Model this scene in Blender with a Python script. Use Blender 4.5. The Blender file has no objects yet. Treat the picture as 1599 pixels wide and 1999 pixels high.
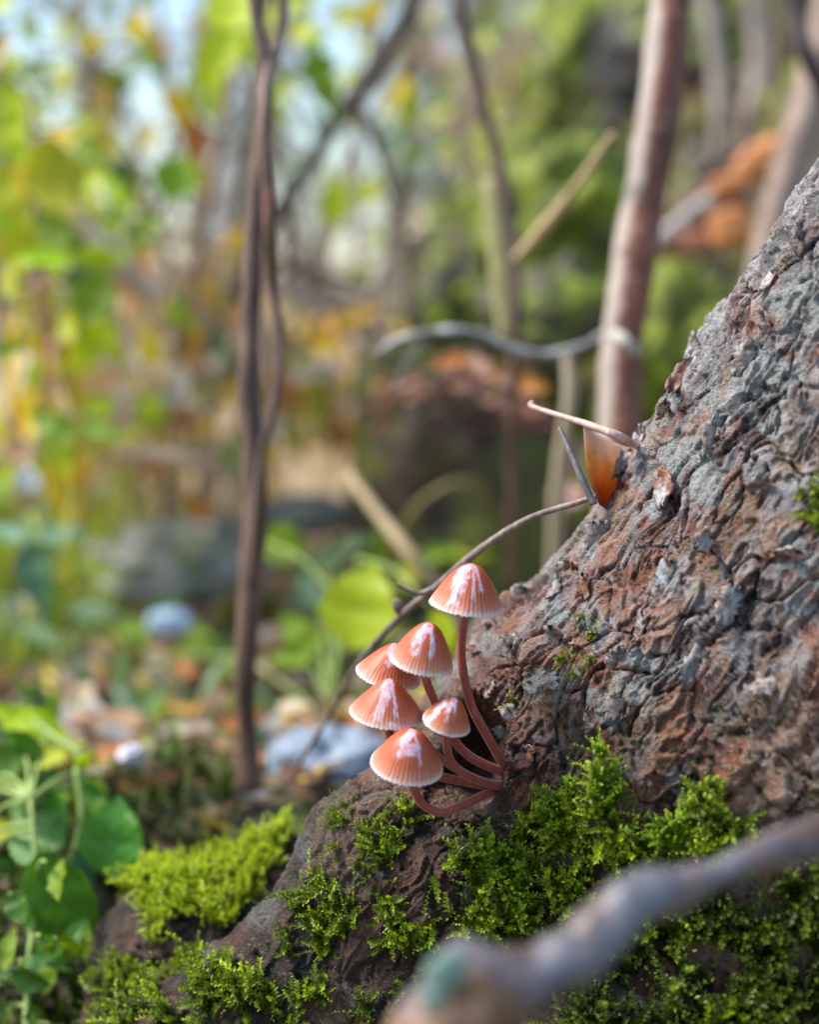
import bpy, math, random
import numpy as np
from mathutils import Vector, Matrix
from mathutils.bvhtree import BVHTree
random.seed(7); rng = np.random.default_rng(7)
S = bpy.context.scene
COL = S.collection

# ------------------------------------------------------------------ camera, sky, sun, exposure
CAM = np.array((0.0, -0.5, 0.20)); PITCH = math.radians(6.0)
K = 0.22 / 0.5 / 1599.0
F = np.array((0, math.cos(PITCH), -math.sin(PITCH))); U = np.array((0, math.sin(PITCH), math.cos(PITCH))); R = np.array((1.0, 0, 0))
cam = bpy.data.cameras.new("camera"); co = bpy.data.objects.new("camera", cam); COL.objects.link(co)
co.location = CAM; co.rotation_euler = (math.pi/2 - PITCH, 0, 0)
cam.sensor_fit = 'HORIZONTAL'; cam.sensor_width = 24.0; cam.lens = 24.0*0.5/0.22
cam.clip_start = 0.01; cam.clip_end = 400
cam.dof.use_dof = True; cam.dof.focus_distance = 0.494; cam.dof.aperture_fstop = 4.2
S.camera = co
w = bpy.data.worlds.new("World"); S.world = w; w.use_nodes = True
SUN_EL, SUN_AZ = math.radians(50), math.radians(270)      # azimuth clockwise from +Y
nt = w.node_tree; bg = nt.nodes['Background']
sky = nt.nodes.new('ShaderNodeTexSky'); sky.sky_type = 'NISHITA'; sky.sun_disc = False
sky.sun_elevation = SUN_EL; sky.sun_rotation = SUN_AZ; sky.air_density = 1.25; sky.dust_density = 1.2; sky.ozone_density = 3.6
nt.links.new(sky.outputs[0], bg.inputs[0]); bg.inputs[1].default_value = 0.15
sd = Vector((math.sin(SUN_AZ)*math.cos(SUN_EL), math.cos(SUN_AZ)*math.cos(SUN_EL), math.sin(SUN_EL)))
sl = bpy.data.lights.new("sun", 'SUN'); sl.energy = 3.6; sl.angle = math.radians(16); sl.color = (1, .92, .80)
so = bpy.data.objects.new("sun", sl); COL.objects.link(so); so.rotation_euler = sd.to_track_quat('Z', 'Y').to_euler(); so.location = (0, 0, 3)
S.view_settings.view_transform = 'Standard'; S.view_settings.look = 'None'; S.view_settings.gamma = 1
S.view_settings.exposure = 0.86
S.cycles.use_denoising = True; S.cycles.max_bounces = 8; S.cycles.transparent_max_bounces = 8
S.cycles.sample_clamp_indirect = 6

# ------------------------------------------------------------------ helpers
import time; T0 = time.time()
def tick(s_): print('T %.1f' % (time.time()-T0), s_)
def P(px, py, D):
    return CAM + D*(F + K*(px-799.5)*R - K*(py-999.5)*U)
def proj(p):
    d = np.asarray(p) - CAM; D = d @ F
    return 799.5 + (d @ R)/D/K, 999.5 - (d @ U)/D/K, D
def px2m(n, D): return n*K*D

def hsh(ix, iy, iz, s):
    h = (ix.astype(np.uint32)*np.uint32(374761393) + iy.astype(np.uint32)*np.uint32(668265263) + iz.astype(np.uint32)*np.uint32(2147483647 - 59) + np.uint32((s*974634777 + 12345) & 0xffffffff))
    h = (h ^ (h >> np.uint32(13)))*np.uint32(1274126177)
    h = (h ^ (h >> np.uint32(16)))*np.uint32(2246822519)
    h = h ^ (h >> np.uint32(15))
    return (h & np.uint32(0xffffff)).astype(np.float32)/np.float32(16777216.0)
def vnoise(p, s=0):
    i = np.floor(p).astype(np.int64); f = (p - i).astype(np.float32); f = f*f*f*(f*(f*6-15)+10)
    r = 0
    for dx in (0, 1):
        for dy in (0, 1):
            for dz in (0, 1):
                wgt = (f[:, 0] if dx else 1-f[:, 0])*(f[:, 1] if dy else 1-f[:, 1])*(f[:, 2] if dz else 1-f[:, 2])
                r = r + wgt*hsh(i[:, 0]+dx, i[:, 1]+dy, i[:, 2]+dz, s)
    return r*2-1
def fbm(p, o=4, s=0, g=.5):
    r = 0; a = 1; t = 0
    for k in range(o):
        r = r + a*vnoise(p*(2.03**k) + k*17.3, s+k); t += a; a *= g
    return r/t
def worley(p, s=0, jit=.9):
    i = np.floor(p).astype(np.int64); n = len(p)
    f1 = np.full(n, 9., np.float32); f2 = np.full(n, 9., np.float32); cid = np.zeros(n, np.float32); vec = np.zeros((n, 3), np.float32)
    for dx in (-1, 0, 1):
        for dy in (-1, 0, 1):
            for dz in (-1, 0, 1):
                a, b, c = i[:, 0]+dx, i[:, 1]+dy, i[:, 2]+dz
                q = np.stack([a + .5 + (hsh(a, b, c, s)-.5)*jit, b + .5 + (hsh(a, b, c, s+1)-.5)*jit, c + .5 + (hsh(a, b, c, s+2)-.5)*jit], 1)
                v = (p - q).astype(np.float32); d = np.sqrt((v*v).sum(1)); near = d < f1
                f2 = np.where(near, f1, np.minimum(f2, d)); f1 = np.where(near, d, f1)
                cid = np.where(near, hsh(a, b, c, s+3), cid); vec[near] = v[near]
    return f1, f2, cid, vec
def sstep(a, b, x):
    t = np.clip((x-a)/(b-a), 0, 1); return t*t*(3-2*t)
def inpoly(x, y, poly):
    r = np.zeros(len(x), bool); n = len(poly)
    for i in range(n):
        x1, y1 = poly[i]; x2, y2 = poly[(i+1) % n]
        if y1 == y2: continue
        r ^= ((y1 > y) != (y2 > y)) & (x < (x2-x1)*(y-y1)/(y2-y1) + x1)
    return r

def mesh(name, v, f, smooth=True, attrs=None, col=None):
    me = bpy.data.meshes.new(name); v = np.asarray(v, np.float32)
    if isinstance(f, np.ndarray):
        n, k = f.shape
        me.vertices.add(len(v)); me.vertices.foreach_set('co', v.ravel())
        me.loops.add(n*k); me.loops.foreach_set('vertex_index', f.astype(np.int32).ravel())
        me.polygons.add(n); me.polygons.foreach_set('loop_start', np.arange(0, n*k, k, dtype=np.int32))
        me.update(calc_edges=True)
    else:
        me.from_pydata([tuple(map(float, a)) for a in v], [], [tuple(int(i) for i in a) for a in f]); me.update()
    if smooth: me.polygons.foreach_set('use_smooth', np.ones(len(me.polygons), bool))
    for k_, a in (attrs or {}).items():
        t = me.attributes.new(k_, 'FLOAT', 'POINT'); t.data.foreach_set('value', np.asarray(a, np.float32))
    if col is not None:
        t = me.color_attributes.new('col', 'FLOAT_COLOR', 'POINT'); c = np.ones((len(v), 4), np.float32); c[:, :3] = col
        t.data.foreach_set('color', c.ravel())
    return me
def obj(name, me, m=None, parent=None, loc=None, label=None, cat=None, group=None, kind=None):
    o = bpy.data.objects.new(name, me); COL.objects.link(o)
    if m is not None and me is not None and not me.materials: me.materials.append(m)
    if parent is not None: o.parent = parent
    if loc is not None: o.location = [float(a) for a in loc]
    for k_, a in (('label', label), ('category', cat), ('group', group), ('kind', kind)):
        if a: o[k_] = a
    return o
def thing(name, label, cat, loc, group=None):
    return obj(name, None, None, None, loc, label, cat, group)

def catmull(pts, n):
    p = np.asarray(pts, float); p = np.vstack([2*p[0]-p[1], p, 2*p[-1]-p[-2]]); out = []
    m = len(p)-3
    for t in np.linspace(0, m-1e-6, n):
        i = int(t); u = t-i; a, b, c, d = p[i:i+4]
        out.append(.5*((2*b)+(-a+c)*u+(2*a-5*b+4*c-d)*u*u+(-a+3*b-3*c+d)*u**3))
    return np.array(out)
def tube(pts, rad, n=None, sides=10, lump=0., lscale=.01, seed=0, ecc=1.):
    """tapered round tube through pts (k,3) with radii; lump = noise share of radius"""
    n = n or max(8, len(pts)*6)
    full = catmull(np.hstack([np.asarray(pts, float), np.asarray(rad, float)[:, None]]), n)
    c, r = full[:, :3], np.maximum(full[:, 3], 1e-5)
    t = np.gradient(c, axis=0); t /= np.linalg.norm(t, axis=1)[:, None]
    ref = np.array((0, 1., 0)) if abs(t[0][1]) < .8 else np.array((0, 0, 1.))
    a = np.cross(t[0], ref); a /= np.linalg.norm(a); V = []
    ang = np.linspace(0, 2*math.pi, sides, endpoint=False)
    for i in range(n):
        a = a - t[i]*(a @ t[i]); a /= np.linalg.norm(a); b = np.cross(t[i], a)
        V.append(c[i] + r[i]*(np.cos(ang)[:, None]*a + np.sin(ang)[:, None]*b*ecc))
    V = np.array(V)
    if lump:
        nn = fbm(V.reshape(-1, 3)/lscale, 3, seed).reshape(n, sides)
        V = c[:, None] + (V - c[:, None])*(1 + lump*nn[..., None])
    V = np.vstack([V.reshape(-1, 3), c[:1], c[-1:]])
    i, j = np.meshgrid(np.arange(n-1), np.arange(sides), indexing='ij'); j2 = (j+1) % sides
    q = np.stack([i*sides+j, i*sides+j2, (i+1)*sides+j2, (i+1)*sides+j], -1).reshape(-1, 4)
    k = np.arange(sides); k2 = (k+1) % sides; s0 = n*sides
    c0 = np.stack([np.full(sides, s0), k2, k, k], 1)[:, :3]; c1 = np.stack([np.full(sides, s0+1), (n-1)*sides+k, (n-1)*sides+k2], 1)
    tri = np.vstack([q[:, [0, 1, 2]], q[:, [0, 2, 3]], c0, c1])
    return V, tri
def join(parts):
    V, T, o = [], [], 0
    for v, t in parts: V.append(v); T.append(t+o); o += len(v)
    return np.vstack(V), np.vstack(T)
def rel(v, o): return np.asarray(v) - np.asarray(o)

# ------------------------------------------------------------------ materials
class M:
    def __init__(s, name):
        s.m = bpy.data.materials.new(name); s.m.use_nodes = True; s.t = s.m.node_tree
        s.b = s.t.nodes['Principled BSDF']; s.out = s.t.nodes['Material Output']; s.tc = None
    def n(s, ty, **k):
        x = s.t.nodes.new('ShaderNode'+ty)
        for a, b in k.items():
            if a.startswith('_'): setattr(x, a[1:], b)
        for a, b in k.items():
            if a.startswith('_'): continue
            q = x.inputs[int(a[1:]) if a[0] == 'i' and a[1:].isdigit() else a.replace('__', ' ')]
            s.set(q, b)
        return x
    def set(s, q, b):
        if hasattr(b, 'is_output') or isinstance(b, bpy.types.NodeSocket): s.t.links.new(b, q)
        elif isinstance(b, tuple) and len(b) == 3 and q.type == 'RGBA': q.default_value = (*b, 1)
        else: q.default_value = b
    def coord(s, kind='Object'):
        if not s.tc: s.tc = s.n('TexCoord')
        return s.tc.outputs[kind]
    def noise(s, sc, det=3, rough=.55, co=None, dist=0., stretch=None):
        c = co or s.coord()
        if stretch: c = s.n('Mapping', i0=c, i3=stretch).outputs[0]
        return s.n('TexNoise', Vector=c, Scale=sc, Detail=det, Roughness=rough, Distortion=dist).outputs[0]
    def ramp(s, f, stops, interp='LINEAR'):
        x = s.n('ValToRGB', i0=f); e = x.color_ramp; e.interpolation = interp
        while len(e.elements) < len(stops): e.elements.new(.5)
        for el, (p, c) in zip(e.elements, stops): el.position = p; el.color = (*c, 1) if isinstance(c, tuple) else (c, c, c, 1)
        return x.outputs[0]
    def mix(s, f, a, b, mode='MIX'):
        x = s.n('Mix', _data_type='RGBA', _blend_type=mode); s.set(x.inputs[0], f); s.set(x.inputs[6], a); s.set(x.inputs[7], b); return x.outputs[2]
    def math(s, op, a, b=0., c=0., clamp=False):
        x = s.n('Math', _operation=op, _use_clamp=clamp); s.set(x.inputs[0], a); s.set(x.inputs[1], b)
        if op in ('MULTIPLY_ADD',): s.set(x.inputs[2], c)
        return x.outputs[0]
    def attr(s, nm, o=2): return s.n('Attribute', _attribute_name=nm).outputs[o]
    def bump(s, h, d, st=1.): 
        x = s.n('Bump', Height=h, Distance=d, Strength=st); s.t.links.new(x.outputs[0], s.b.inputs['Normal']); return x
    def set_b(s, **k):
        for a, b in k.items(): s.set(s.b.inputs[a.replace('__', ' ')], b)
        return s
    def translucent(s, color, f):
        t = s.n('BsdfTranslucent', Color=color); x = s.n('MixShader', i0=f); s.t.links.new(s.b.outputs[0], x.inputs[1]); s.t.links.new(t.outputs[0], x.inputs[2])
        s.t.links.new(x.outputs[0], s.out.inputs[0])

def leaf_mat(name, c, c2=None, trans=.45, rough=.4, spot=.25):
    m = M(name); c2 = c2 or tuple(x*.6 for x in c)
    oi = m.n('ObjectInfo').outputs['Random']
    nz = m.noise(60, 3, .6); k = m.mix(m.ramp(nz, [(.35, 0.), (.7, 1.)]), c, c2)
    wv = m.n('SeparateXYZ', i0=m.coord()).outputs
    rib = m.ramp(m.math('ABSOLUTE', wv[0]), [(0., 1.), (.035, 0.)])          # pale midrib
    v2 = m.math('SINE', m.math('MULTIPLY', m.math('ADD', wv[1], m.math('MULTIPLY', m.math('ABSOLUTE', wv[0]), -.9)), 30.))
    rib = m.math('MAXIMUM', rib, m.ramp(v2, [(.86, 0.), (1., .6)]))
    k = m.mix(m.math('MULTIPLY', rib, .35), k, tuple(min(1, x*1.5+.05) for x in c))
    hv = m.n('HueSaturation', Hue=m.math('MULTIPLY_ADD', oi, .03, .485), Saturation=1., Value=m.math('MULTIPLY_ADD', oi, .4, .8), Color=k).outputs[0]
    m.set_b(Base__Color=hv, Roughness=rough); m.b.inputs['Specular IOR Level'].default_value = .5
    m.bump(m.math('MULTIPLY_ADD', v2, .3, nz), .0004, .5)
    m.translucent(hv, trans); return m.m
LM = {
 'yg':   leaf_mat('leaf_yellow_green', (.60, .66, .008), (.46, .56, .008)),
 'lime': leaf_mat('leaf_lime', (.52, .76, .005), (.44, .66, .005), .5),
 'grn':  leaf_mat('leaf_green', (.26, .40, .006), (.15, .27, .005)),
 'dkg':  leaf_mat('leaf_dark_green', (.06, .13, .02), (.035, .11, .02), .3),
 'teal': leaf_mat('leaf_teal_green', (.12, .27, .13), (.09, .22, .09), .3, .3),
 'gls':  leaf_mat('leaf_glossy_green', (.10, .27, .02), (.07, .19, .012), .3, .14),
 'yel':  leaf_mat('leaf_yellow', (.97, .68, .02), (.92, .62, .02), .5),
 'org':  leaf_mat('leaf_orange', (.72, .28, .05), (.5, .18, .04), .4),
 'tan':  leaf_mat('leaf_tan', (.80, .56, .32), (.64, .42, .22), .4),
 'pale': leaf_mat('leaf_pale_dry', (.88, .72, .55), (.78, .60, .42), .4),
 'pink': leaf_mat('leaf_pinkish_dry', (.70, .42, .33), (.55, .28, .2), .3, .35),
 'brn':  leaf_mat('leaf_brown', (.26, .11, .06), (.16, .07, .045), .2),
 'wht':  leaf_mat('leaf_whitish', (.80, .80, .82), (.7, .72, .78), .3, .35),
}
def stem_mat(name, c1, c2, sc=80, rough=.6, grain=(1, 1, .25), patch=None):
    m = M(name); nz = m.noise(sc, 4, .65, stretch=grain); k = m.mix(m.ramp(nz, [(.35, 0.), (.65, 1.)]), c1, c2)
    if patch: k = m.mix(m.ramp(m.noise(sc*.35, 3, .6), [(patch[1], 0.), (patch[1]+.1, 1.)]), k, patch[0])
    m.set_b(Base__Color=k, Roughness=rough); m.bump(nz, .0012, .7); return m.m

# ------------------------------------------------------------------ ground
def terr(x, y):
    x = np.asarray(x, float); y = np.asarray(y, float)
    D = y + .5
    z = -.035 + .065*sstep(.50, .70, D) + .03*sstep(.9, 2.2, D) + .25*sstep(3, 10, D) + 0.5*sstep(9, 30, D)
    bank = sstep(-.06, .22, x - .02)*sstep(.78, 1.7, D)*.62 + sstep(.0, .8, x-.1)*sstep(1.4, 3.5, D)*1.2
    z = z + bank
    p = np.stack([x.ravel(), y.ravel(), 0*x.ravel()], 1)
    z = z + (fbm(p*9, 3, 5)*.012 + fbm(p*45, 2, 9)*.003 + fbm(p*1.3, 3, 3)*.05*np.minimum(1, np.maximum(D.ravel()-.6, 0)/2)).reshape(x.shape)
    return z
def build_ground():
    xs = np.concatenate([-np.geomspace(60, .62, 40), np.linspace(-.6, .6, 260), np.geomspace(.62, 60, 40)])
    ys = np.concatenate([np.linspace(-.9, -.3, 12), np.linspace(-.28, 1.6, 380), np.geomspace(1.63, 120, 90)])
    X, Y = np.meshgrid(xs, ys, indexing='ij'); Z = terr(X, Y)
    Z -= .05*sstep(-.02, -.2, Y)
    v = np.stack([X, Y, Z], -1).reshape(-1, 3); nx, ny = X.shape
    i, j = np.meshgrid(np.arange(nx-1), np.arange(ny-1), indexing='ij')
    f = np.stack([i*ny+j, (i+1)*ny+j, (i+1)*ny+j+1, i*ny+j+1], -1).reshape(-1, 4)
    m = M('forest_soil')
    n1 = m.noise(22, 4, .6); n2 = m.noise(140, 4, .7)
    k = m.mix(m.ramp(n2, [(.35, 0.), (.65, 1.)]), (.035, .020, .014), (.15, .09, .06))
    k = m.mix(m.ramp(n1, [(.5, 0.), (.62, 1.)]), k, (.10, .14, .03))
    k = m.mix(m.ramp(m.noise(7, 3), [(.52, 0.), (.66, 1.)]), k, (.24, .18, .13))
    m.set_b(Base__Color=k, Roughness=.7); m.bump(n2, .004, .8)
    obj('ground', mesh('ground', v, f), m.m, kind='structure')
build_ground()
def on_ground(px, py, D0=.55, D1=60.):
    Ds = np.geomspace(D0, D1, 500); q = CAM + Ds[:, None]*(F + K*(px-799.5)*R - K*(py-999.5)*U)
    h = terr(q[:, 0], q[:, 1]); k = np.argmax(q[:, 2] < h)
    return (q[k] if q[k][2] < h[k] else q[-1]), Ds[k]
def tz(p, dz=0.): return np.array((p[0], p[1], float(terr([p[0]], [p[1]])[0])+dz))

# ------------------------------------------------------------------ the leaning old tree
CONES = [  # px, py, D, radius px (at focus), twice
 ((2240, 600, .500), 700, (1622, 1518, .526), 700, .62),
 ((1622, 1518, .528), 700, (1400, 1560, .528), 560, .62),
 ((1420, 1560, .530), 560, (880, 1800, .519), 300, .62),
 ((880, 1800, .519), 290, (430, 2090, .530), 215, .62),
 ((1010, 1285, .540), 112, (800, 1650, .536), 140, .8),
 ((1060, 1290, .512), 66, (1036, 1470, .507), 72, 1.), ((1036, 1470, .507), 72, (1010, 1650, .507), 60, 1.),
 ((880, 1800, .528), 300, (740, 2050, .520), 260, .62),
 ((760, 1830, .560), 215, (560, 1800, .575), 165, .8),
 ((560, 1790, .575), 170, (370, 1880, .570), 200, .8),
 ((370, 1880, .570), 200, (370, 2200, .560), 260, .8),
 ((1500, 2080, .500), 330, (1000, 2260, .500), 300, .7),
]
CC = [(P(*a).astype(np.float32), r1*1.376e-4, P(*b).astype(np.float32), r2*1.376e-4, fl) for a, r1, b, r2, fl in CONES]
def sdf(p):
    d = None
    for a, r1, b, r2, fl in CC:
        s = np.array((1, 1/fl, 1), np.float32); q = (p - a)*s; ba = (b-a)*s
        h = np.clip((q @ ba)/(ba @ ba), 0, 1).astype(np.float32)
        e = np.sqrt(((q - h[:, None]*ba)**2).sum(1)) - (r1 + (r2-r1)*h)
        e = (e*(.5+.5*fl)).astype(np.float32)
        if d is None: d = e
        else:
            kk = .010; t = np.clip(.5+.5*(d-e)/kk, 0, 1); d = d*(1-t) + e*t - kk*t*(1-t)
    # hollow the mushrooms grow from
    for (c, r, s) in ((P(930, 1465, .512), .0125, (.72, 1.5, 1.2)), (P(885, 1520, .514), .0095, (1.2, 1.5, .75)), (P(940, 1535, .512), .0085, (.95, 1.5, .8)), (P(1065, 1620, .488), .0035, (1.8, 1., 1.)), (P(1100, 1410, .487), .004, (.9, .9, 1.9)), (P(600, 1690, .545), .010, (.9, .6, 1.2))):
        e = r - np.sqrt((((p-c)/np.array(s))**2).sum(1)); t = np.clip(.5+.5*(e-d)/.004, 0, 1); d = d*(1-t) + e*t + .004*t*(1-t)
    return d.astype(np.float32)
def refine(v, f, mask):
    """split edges whose both ends are masked; crack-free"""
    e = np.sort(np.stack([f[:, [0, 1]], f[:, [1, 2]], f[:, [2, 0]]], 1).reshape(-1, 2), 1)
    ue, inv = np.unique(e[:, 0].astype(np.int64)*len(v)+e[:, 1], return_inverse=True)
    a, b = ue // len(v), ue % len(v); sp = mask[a] & mask[b]
    idx = np.full(len(ue), -1, np.int64); idx[sp] = len(v) + np.arange(sp.sum())
    nv = np.vstack([v, (v[a[sp]]+v[b[sp]])/2]); m = idx[inv].reshape(-1, 3); cnt = (m >= 0).sum(1)
    out = [f[cnt == 0]]
    k = cnt == 3; A, m3 = f[k], m[k]
    out += [np.stack([A[:, 0], m3[:, 0], m3[:, 2]], 1), np.stack([m3[:, 0], A[:, 1], m3[:, 1]], 1), np.stack([m3[:, 2], m3[:, 1], A[:, 2]], 1), m3]
    for r in range(3):
        A = np.roll(f, -r, 1); mm = np.roll(m, -r, 1)
        k = (cnt == 1) & (mm[:, 0] >= 0)
        out += [np.stack([A[k, 0], mm[k, 0], A[k, 2]], 1), np.stack([mm[k, 0], A[k, 1], A[k, 2]], 1)]
        k = (cnt == 2) & (mm[:, 2] < 0)
        out += [np.stack([mm[k, 0], A[k, 1], mm[k, 1]], 1), np.stack([A[k, 0], mm[k, 0], mm[k, 1]], 1), np.stack([A[k, 0], mm[k, 1], A[k, 2]], 1)]
    return nv, np.vstack(out)
def build_trunk():
    import openvdb as vdb
    h = .0018; lo = np.array((-.15, -.14, -.09)); hi = np.array((.36, .20, .43)); n = np.ceil((hi-lo)/h).astype(int)
    D = np.empty(n, np.float32); yy, zz = np.meshgrid(lo[1]+h*np.arange(n[1]), lo[2]+h*np.arange(n[2]), indexing='ij')
    for i0 in range(0, n[0], 20):
        i1 = min(n[0], i0+20); xx = lo[0]+h*np.arange(i0, i1)
        p = np.empty((i1-i0, n[1], n[2], 3), np.float32); p[..., 0] = xx[:, None, None]; p[..., 1] = yy; p[..., 2] = zz
        D[i0:i1] = sdf(p.reshape(-1, 3)).reshape(i1-i0, n[1], n[2])
    D = np.clip(D, -3*h, 3*h)
    D[0] = D[-1] = 3*h; D[:, 0] = 3*h; D[:, -1] = 3*h; D[:, :, 0] = 3*h; D[:, :, -1] = 3*h
    g = vdb.FloatGrid(3*h); g.copyFromArray(D); res = g.convertToPolygons(0.0, 0.0)
    v = np.asarray(res[0], float)*h + lo; q = np.asarray(res[-1] if np.asarray(res[-1]).shape[-1] == 4 else res[1])
    f = np.vstack([q[:, [0, 1, 2]], q[:, [0, 2, 3]]]).astype(np.int64)
    fn = np.cross(v[f[:2000, 1]]-v[f[:2000, 0]], v[f[:2000, 2]]-v[f[:2000, 0]]); c = v[f[:2000]].mean(1)
    fn /= np.linalg.norm(fn, axis=1)[:, None]+1e-12
    if (sdf(c+fn*.002) - sdf(c-fn*.002)).mean() < 0: f = f[:, ::-1]
    def grad(v):
        e = 8e-4; v = v.astype(np.float32); g0 = sdf(v); g = np.stack([sdf(v+(np.eye(3)[k]*e).astype(np.float32)) - g0 for k in range(3)], 1); return g/(np.linalg.norm(g, axis=1)[:, None]+1e-12)
    for lvl in range(2):
        X, Y, Dd = proj(v); nn = grad(v); facing = ((v-CAM)*nn).sum(1)/np.linalg.norm(v-CAM, axis=1)
        mk = (X > -80) & (X < 1700) & (Y > -60) & (Y < 2060) & (facing < .25)
        if lvl == 1: mk &= (X > 560) & ~((X > 1350) & (Y > 1200)) & ~(Y > 1900)
        v, f = refine(v, f, mk)
    nrm = grad(v); X, Y, Dd = proj(v)
    # coordinates: u along the trunk, then across
    ax = P(1599, 290, .5) - P(1040, 1130, .5); ax /= np.linalg.norm(ax); a2 = np.cross(ax, (0, 1, 0)); a2 /= np.linalg.norm(a2)
    u, s_, t_ = v @ ax, v @ a2, v @ np.array((0, 1., 0))
    base = np.stack([u, s_, t_], 1)
    wob = .6*np.stack([fbm(base/.022, 3, 40+i) for i in range(3)], 1)
    low = sstep(1400, 1800, Y)
    big = fbm(base/np.array((.05, .03, .03)), 3, 11)*.0050
    def terrace(x):
        k_ = np.floor(x); q_ = x-k_; return k_ + sstep(0, .14, q_), np.exp(-((q_-.25)/.13)**2), hsh(k_, k_*0, k_*0, 5), sstep(.24, 0., q_)*sstep(.0, .06, q_)
    t1 = fbm(base/np.array((.040, .014, .014)) + wob*.5, 4, 21)*6.0; h1, l1, c1, e1 = terrace(t1)
    t2 = fbm(base/np.array((.015, .0056, .0056)) + wob*.9, 4, 31)*3.8; h2, l2, c2, e2 = terrace(t2)
    p1 = base/np.array((.026, .0125, .0125)) + wob*1.1; f1, f2, id1, ve = worley(p1, 51)
    crack = sstep(.065, 0., f2-f1 + .06*wob[:, 0])
    rg = 1-np.abs(fbm(base/np.array((.020, .0075, .0075)) + wob*.6, 4, 61))
    d1 = (h1-t1*.6)*.00100 + l1*.0004; d2 = (h2-t2*.65)*.00034 + l2*.0002; d3 = (rg-.8)*.0012
    pit = sstep(.30, .62, fbm(base/np.array((.016, .011, .011))+50, 3, 66))
    fine = fbm(base/np.array((.0014, .0009, .0009)), 3, 71)*.00032 + fbm(base/np.array((.0045, .0020, .0020))+wob, 3, 73)*.00040
    disp = big + (d1+d2)*(1-.25*low) + d3 - crack*.0015*(1-.5*low) - pit*.0022 + fine
    v2 = v + nrm*disp[:, None]
    lip = np.clip(np.maximum(l1*.9, l2*.75), 0, 1); id2 = c2
    hh = np.clip(.52 + (d1+d2+fine)/.0030 + (rg-.8)*.7 - crack*.55 - pit*.5 - .45*np.maximum(e1, e2*.7), 0, 1)
    id1 = c1*.6+id1*.4
    upper = np.clip((ax @ (v-P(1000, 1350, .5)).T)/.12, -1, 1)
    grey = sstep(-.25, .55, fbm(base/np.array((.012, .006, .006))+3, 4, 81)*1.5 + .95*upper - .36)
    sil = sstep(.5, .1, -((v-CAM)*nrm).sum(1)/np.linalg.norm(v-CAM, axis=1))
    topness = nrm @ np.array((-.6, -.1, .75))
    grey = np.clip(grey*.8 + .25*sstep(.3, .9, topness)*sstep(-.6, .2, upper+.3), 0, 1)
    damp_shade = np.clip(sstep(.3, -.55, upper + .35*fbm(base/.03, 3, 91)), 0, 1)
    cav_shade = sstep(1.35, .9, np.hypot((X-928)/75, (Y-1470)/105)); damp_shade = np.maximum(damp_shade, cav_shade)  # shade inside the hollow painted as darker wood, merged with the damp
    red = sstep(.0, .4, fbm(base/.018+9, 3, 95) + .28 - .15*upper)
    for (x, y, r) in ((1240, 1130, 120), (1140, 1290, 60), (1060, 1230, 45), (1240, 1450, 140), (1400, 1500, 90), (1540, 700, 50), (1230, 1330, 60), (720, 1545, 22), (930, 1600, 60)):
        red = np.maximum(red, sstep(1.25, .6, np.hypot(X-x, Y-y)/r + .35*fbm(base/.006, 3, 96)))
    grey = grey*(1-.8*sstep(.5, 1, red)*sstep(.75, .35, hh))
    red = red*(1-.75*damp_shade*sstep(1500, 1620, Y))
    lich = sstep(.36, .50, fbm(base/.012+20, 4, 97) + .16*upper)
    for (x, y, r) in ((655, 1545, 34), (602, 1655, 26), (1150, 1200, 38), (1085, 1190, 30), (1330, 905, 60), (1460, 720, 55), (1080, 1100, 30), (905, 1310, 20), (1040, 1330, 28), (390, 1850, 34), (960, 1260, 26), (510, 1770, 40), (1560, 600, 60), (1240, 1345, 25), (860, 1330, 28)):
        lich = np.maximum(lich, sstep(1.2, .75, np.hypot(X-x, Y-y)/r + .45*fbm(base/.0045, 3, 98)))
    alg = sstep(.15, .5, fbm(base/.014+33, 4, 101) + .25*sstep(1000, 1500, Y) - .3*grey)
    root = obj('leaning_tree', None, None, None, P(1400, 1500, .52), 'leaning old tree with flaky grey and reddish bark, moss at its foot', 'tree')
    L = P(1400, 1500, .52)
    me = mesh('trunk', v2-L, f, attrs=dict(hh=hh, lip=lip, id1=id1, id2=id2, grey=grey, damp_shade=damp_shade, red=red, lich=lich, alg=alg))
    m = M('old_bark')
    A = {k_: m.attr(k_) for k_ in ('lip', 'hh', 'id1', 'id2', 'grey', 'damp_shade', 'red', 'lich', 'alg')}
    n1 = m.noise(420, 5, .7); n2 = m.noise(1500, 3, .7); n3 = m.noise(150, 4, .65, dist=.6)
    hx = m.math('MULTIPLY_ADD', m.math('SUBTRACT', n1, .5), .75, m.math('MULTIPLY_ADD', m.math('SUBTRACT', n3, .5), .35, m.math('MULTIPLY_ADD', A['hh'], 1.05, -.02)), True)
    k = m.ramp(hx, [(.0, (.006, .004, .004)), (.22, (.03, .016, .012)), (.46, (.13, .055, .032)), (.70, (.27, .145, .095)), (1., (.50, .36, .28))])
    kr = m.ramp(hx, [(.0, (.008, .004, .003)), (.3, (.12, .026, .010)), (.6, (.36, .095, .034)), (1., (.56, .26, .15))])
    k = m.mix(m.math('MULTIPLY', A['red'], .85), k, kr)
    kg = m.ramp(m.math('MULTIPLY_ADD', A['id2'], .35, m.math('MULTIPLY', n3, .75)), [(.20, (.05, .045, .045)), (.38, (.16, .17, .19)), (.52, (.38, .44, .52)), (.68, (.74, .80, .86))])
    gf = m.math('MULTIPLY', A['grey'], m.ramp(m.math('MULTIPLY_ADD', A['hh'], .45, m.math('MULTIPLY', n1, .8)), [(.50, 0.), (.64, 1.)]))
    k = m.mix(gf, k, kg)
    k = m.mix(m.math('MULTIPLY', A['alg'], m.ramp(n1, [(.45, 0.), (.62, .8)])), k, (.17, .20, .065))
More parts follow.
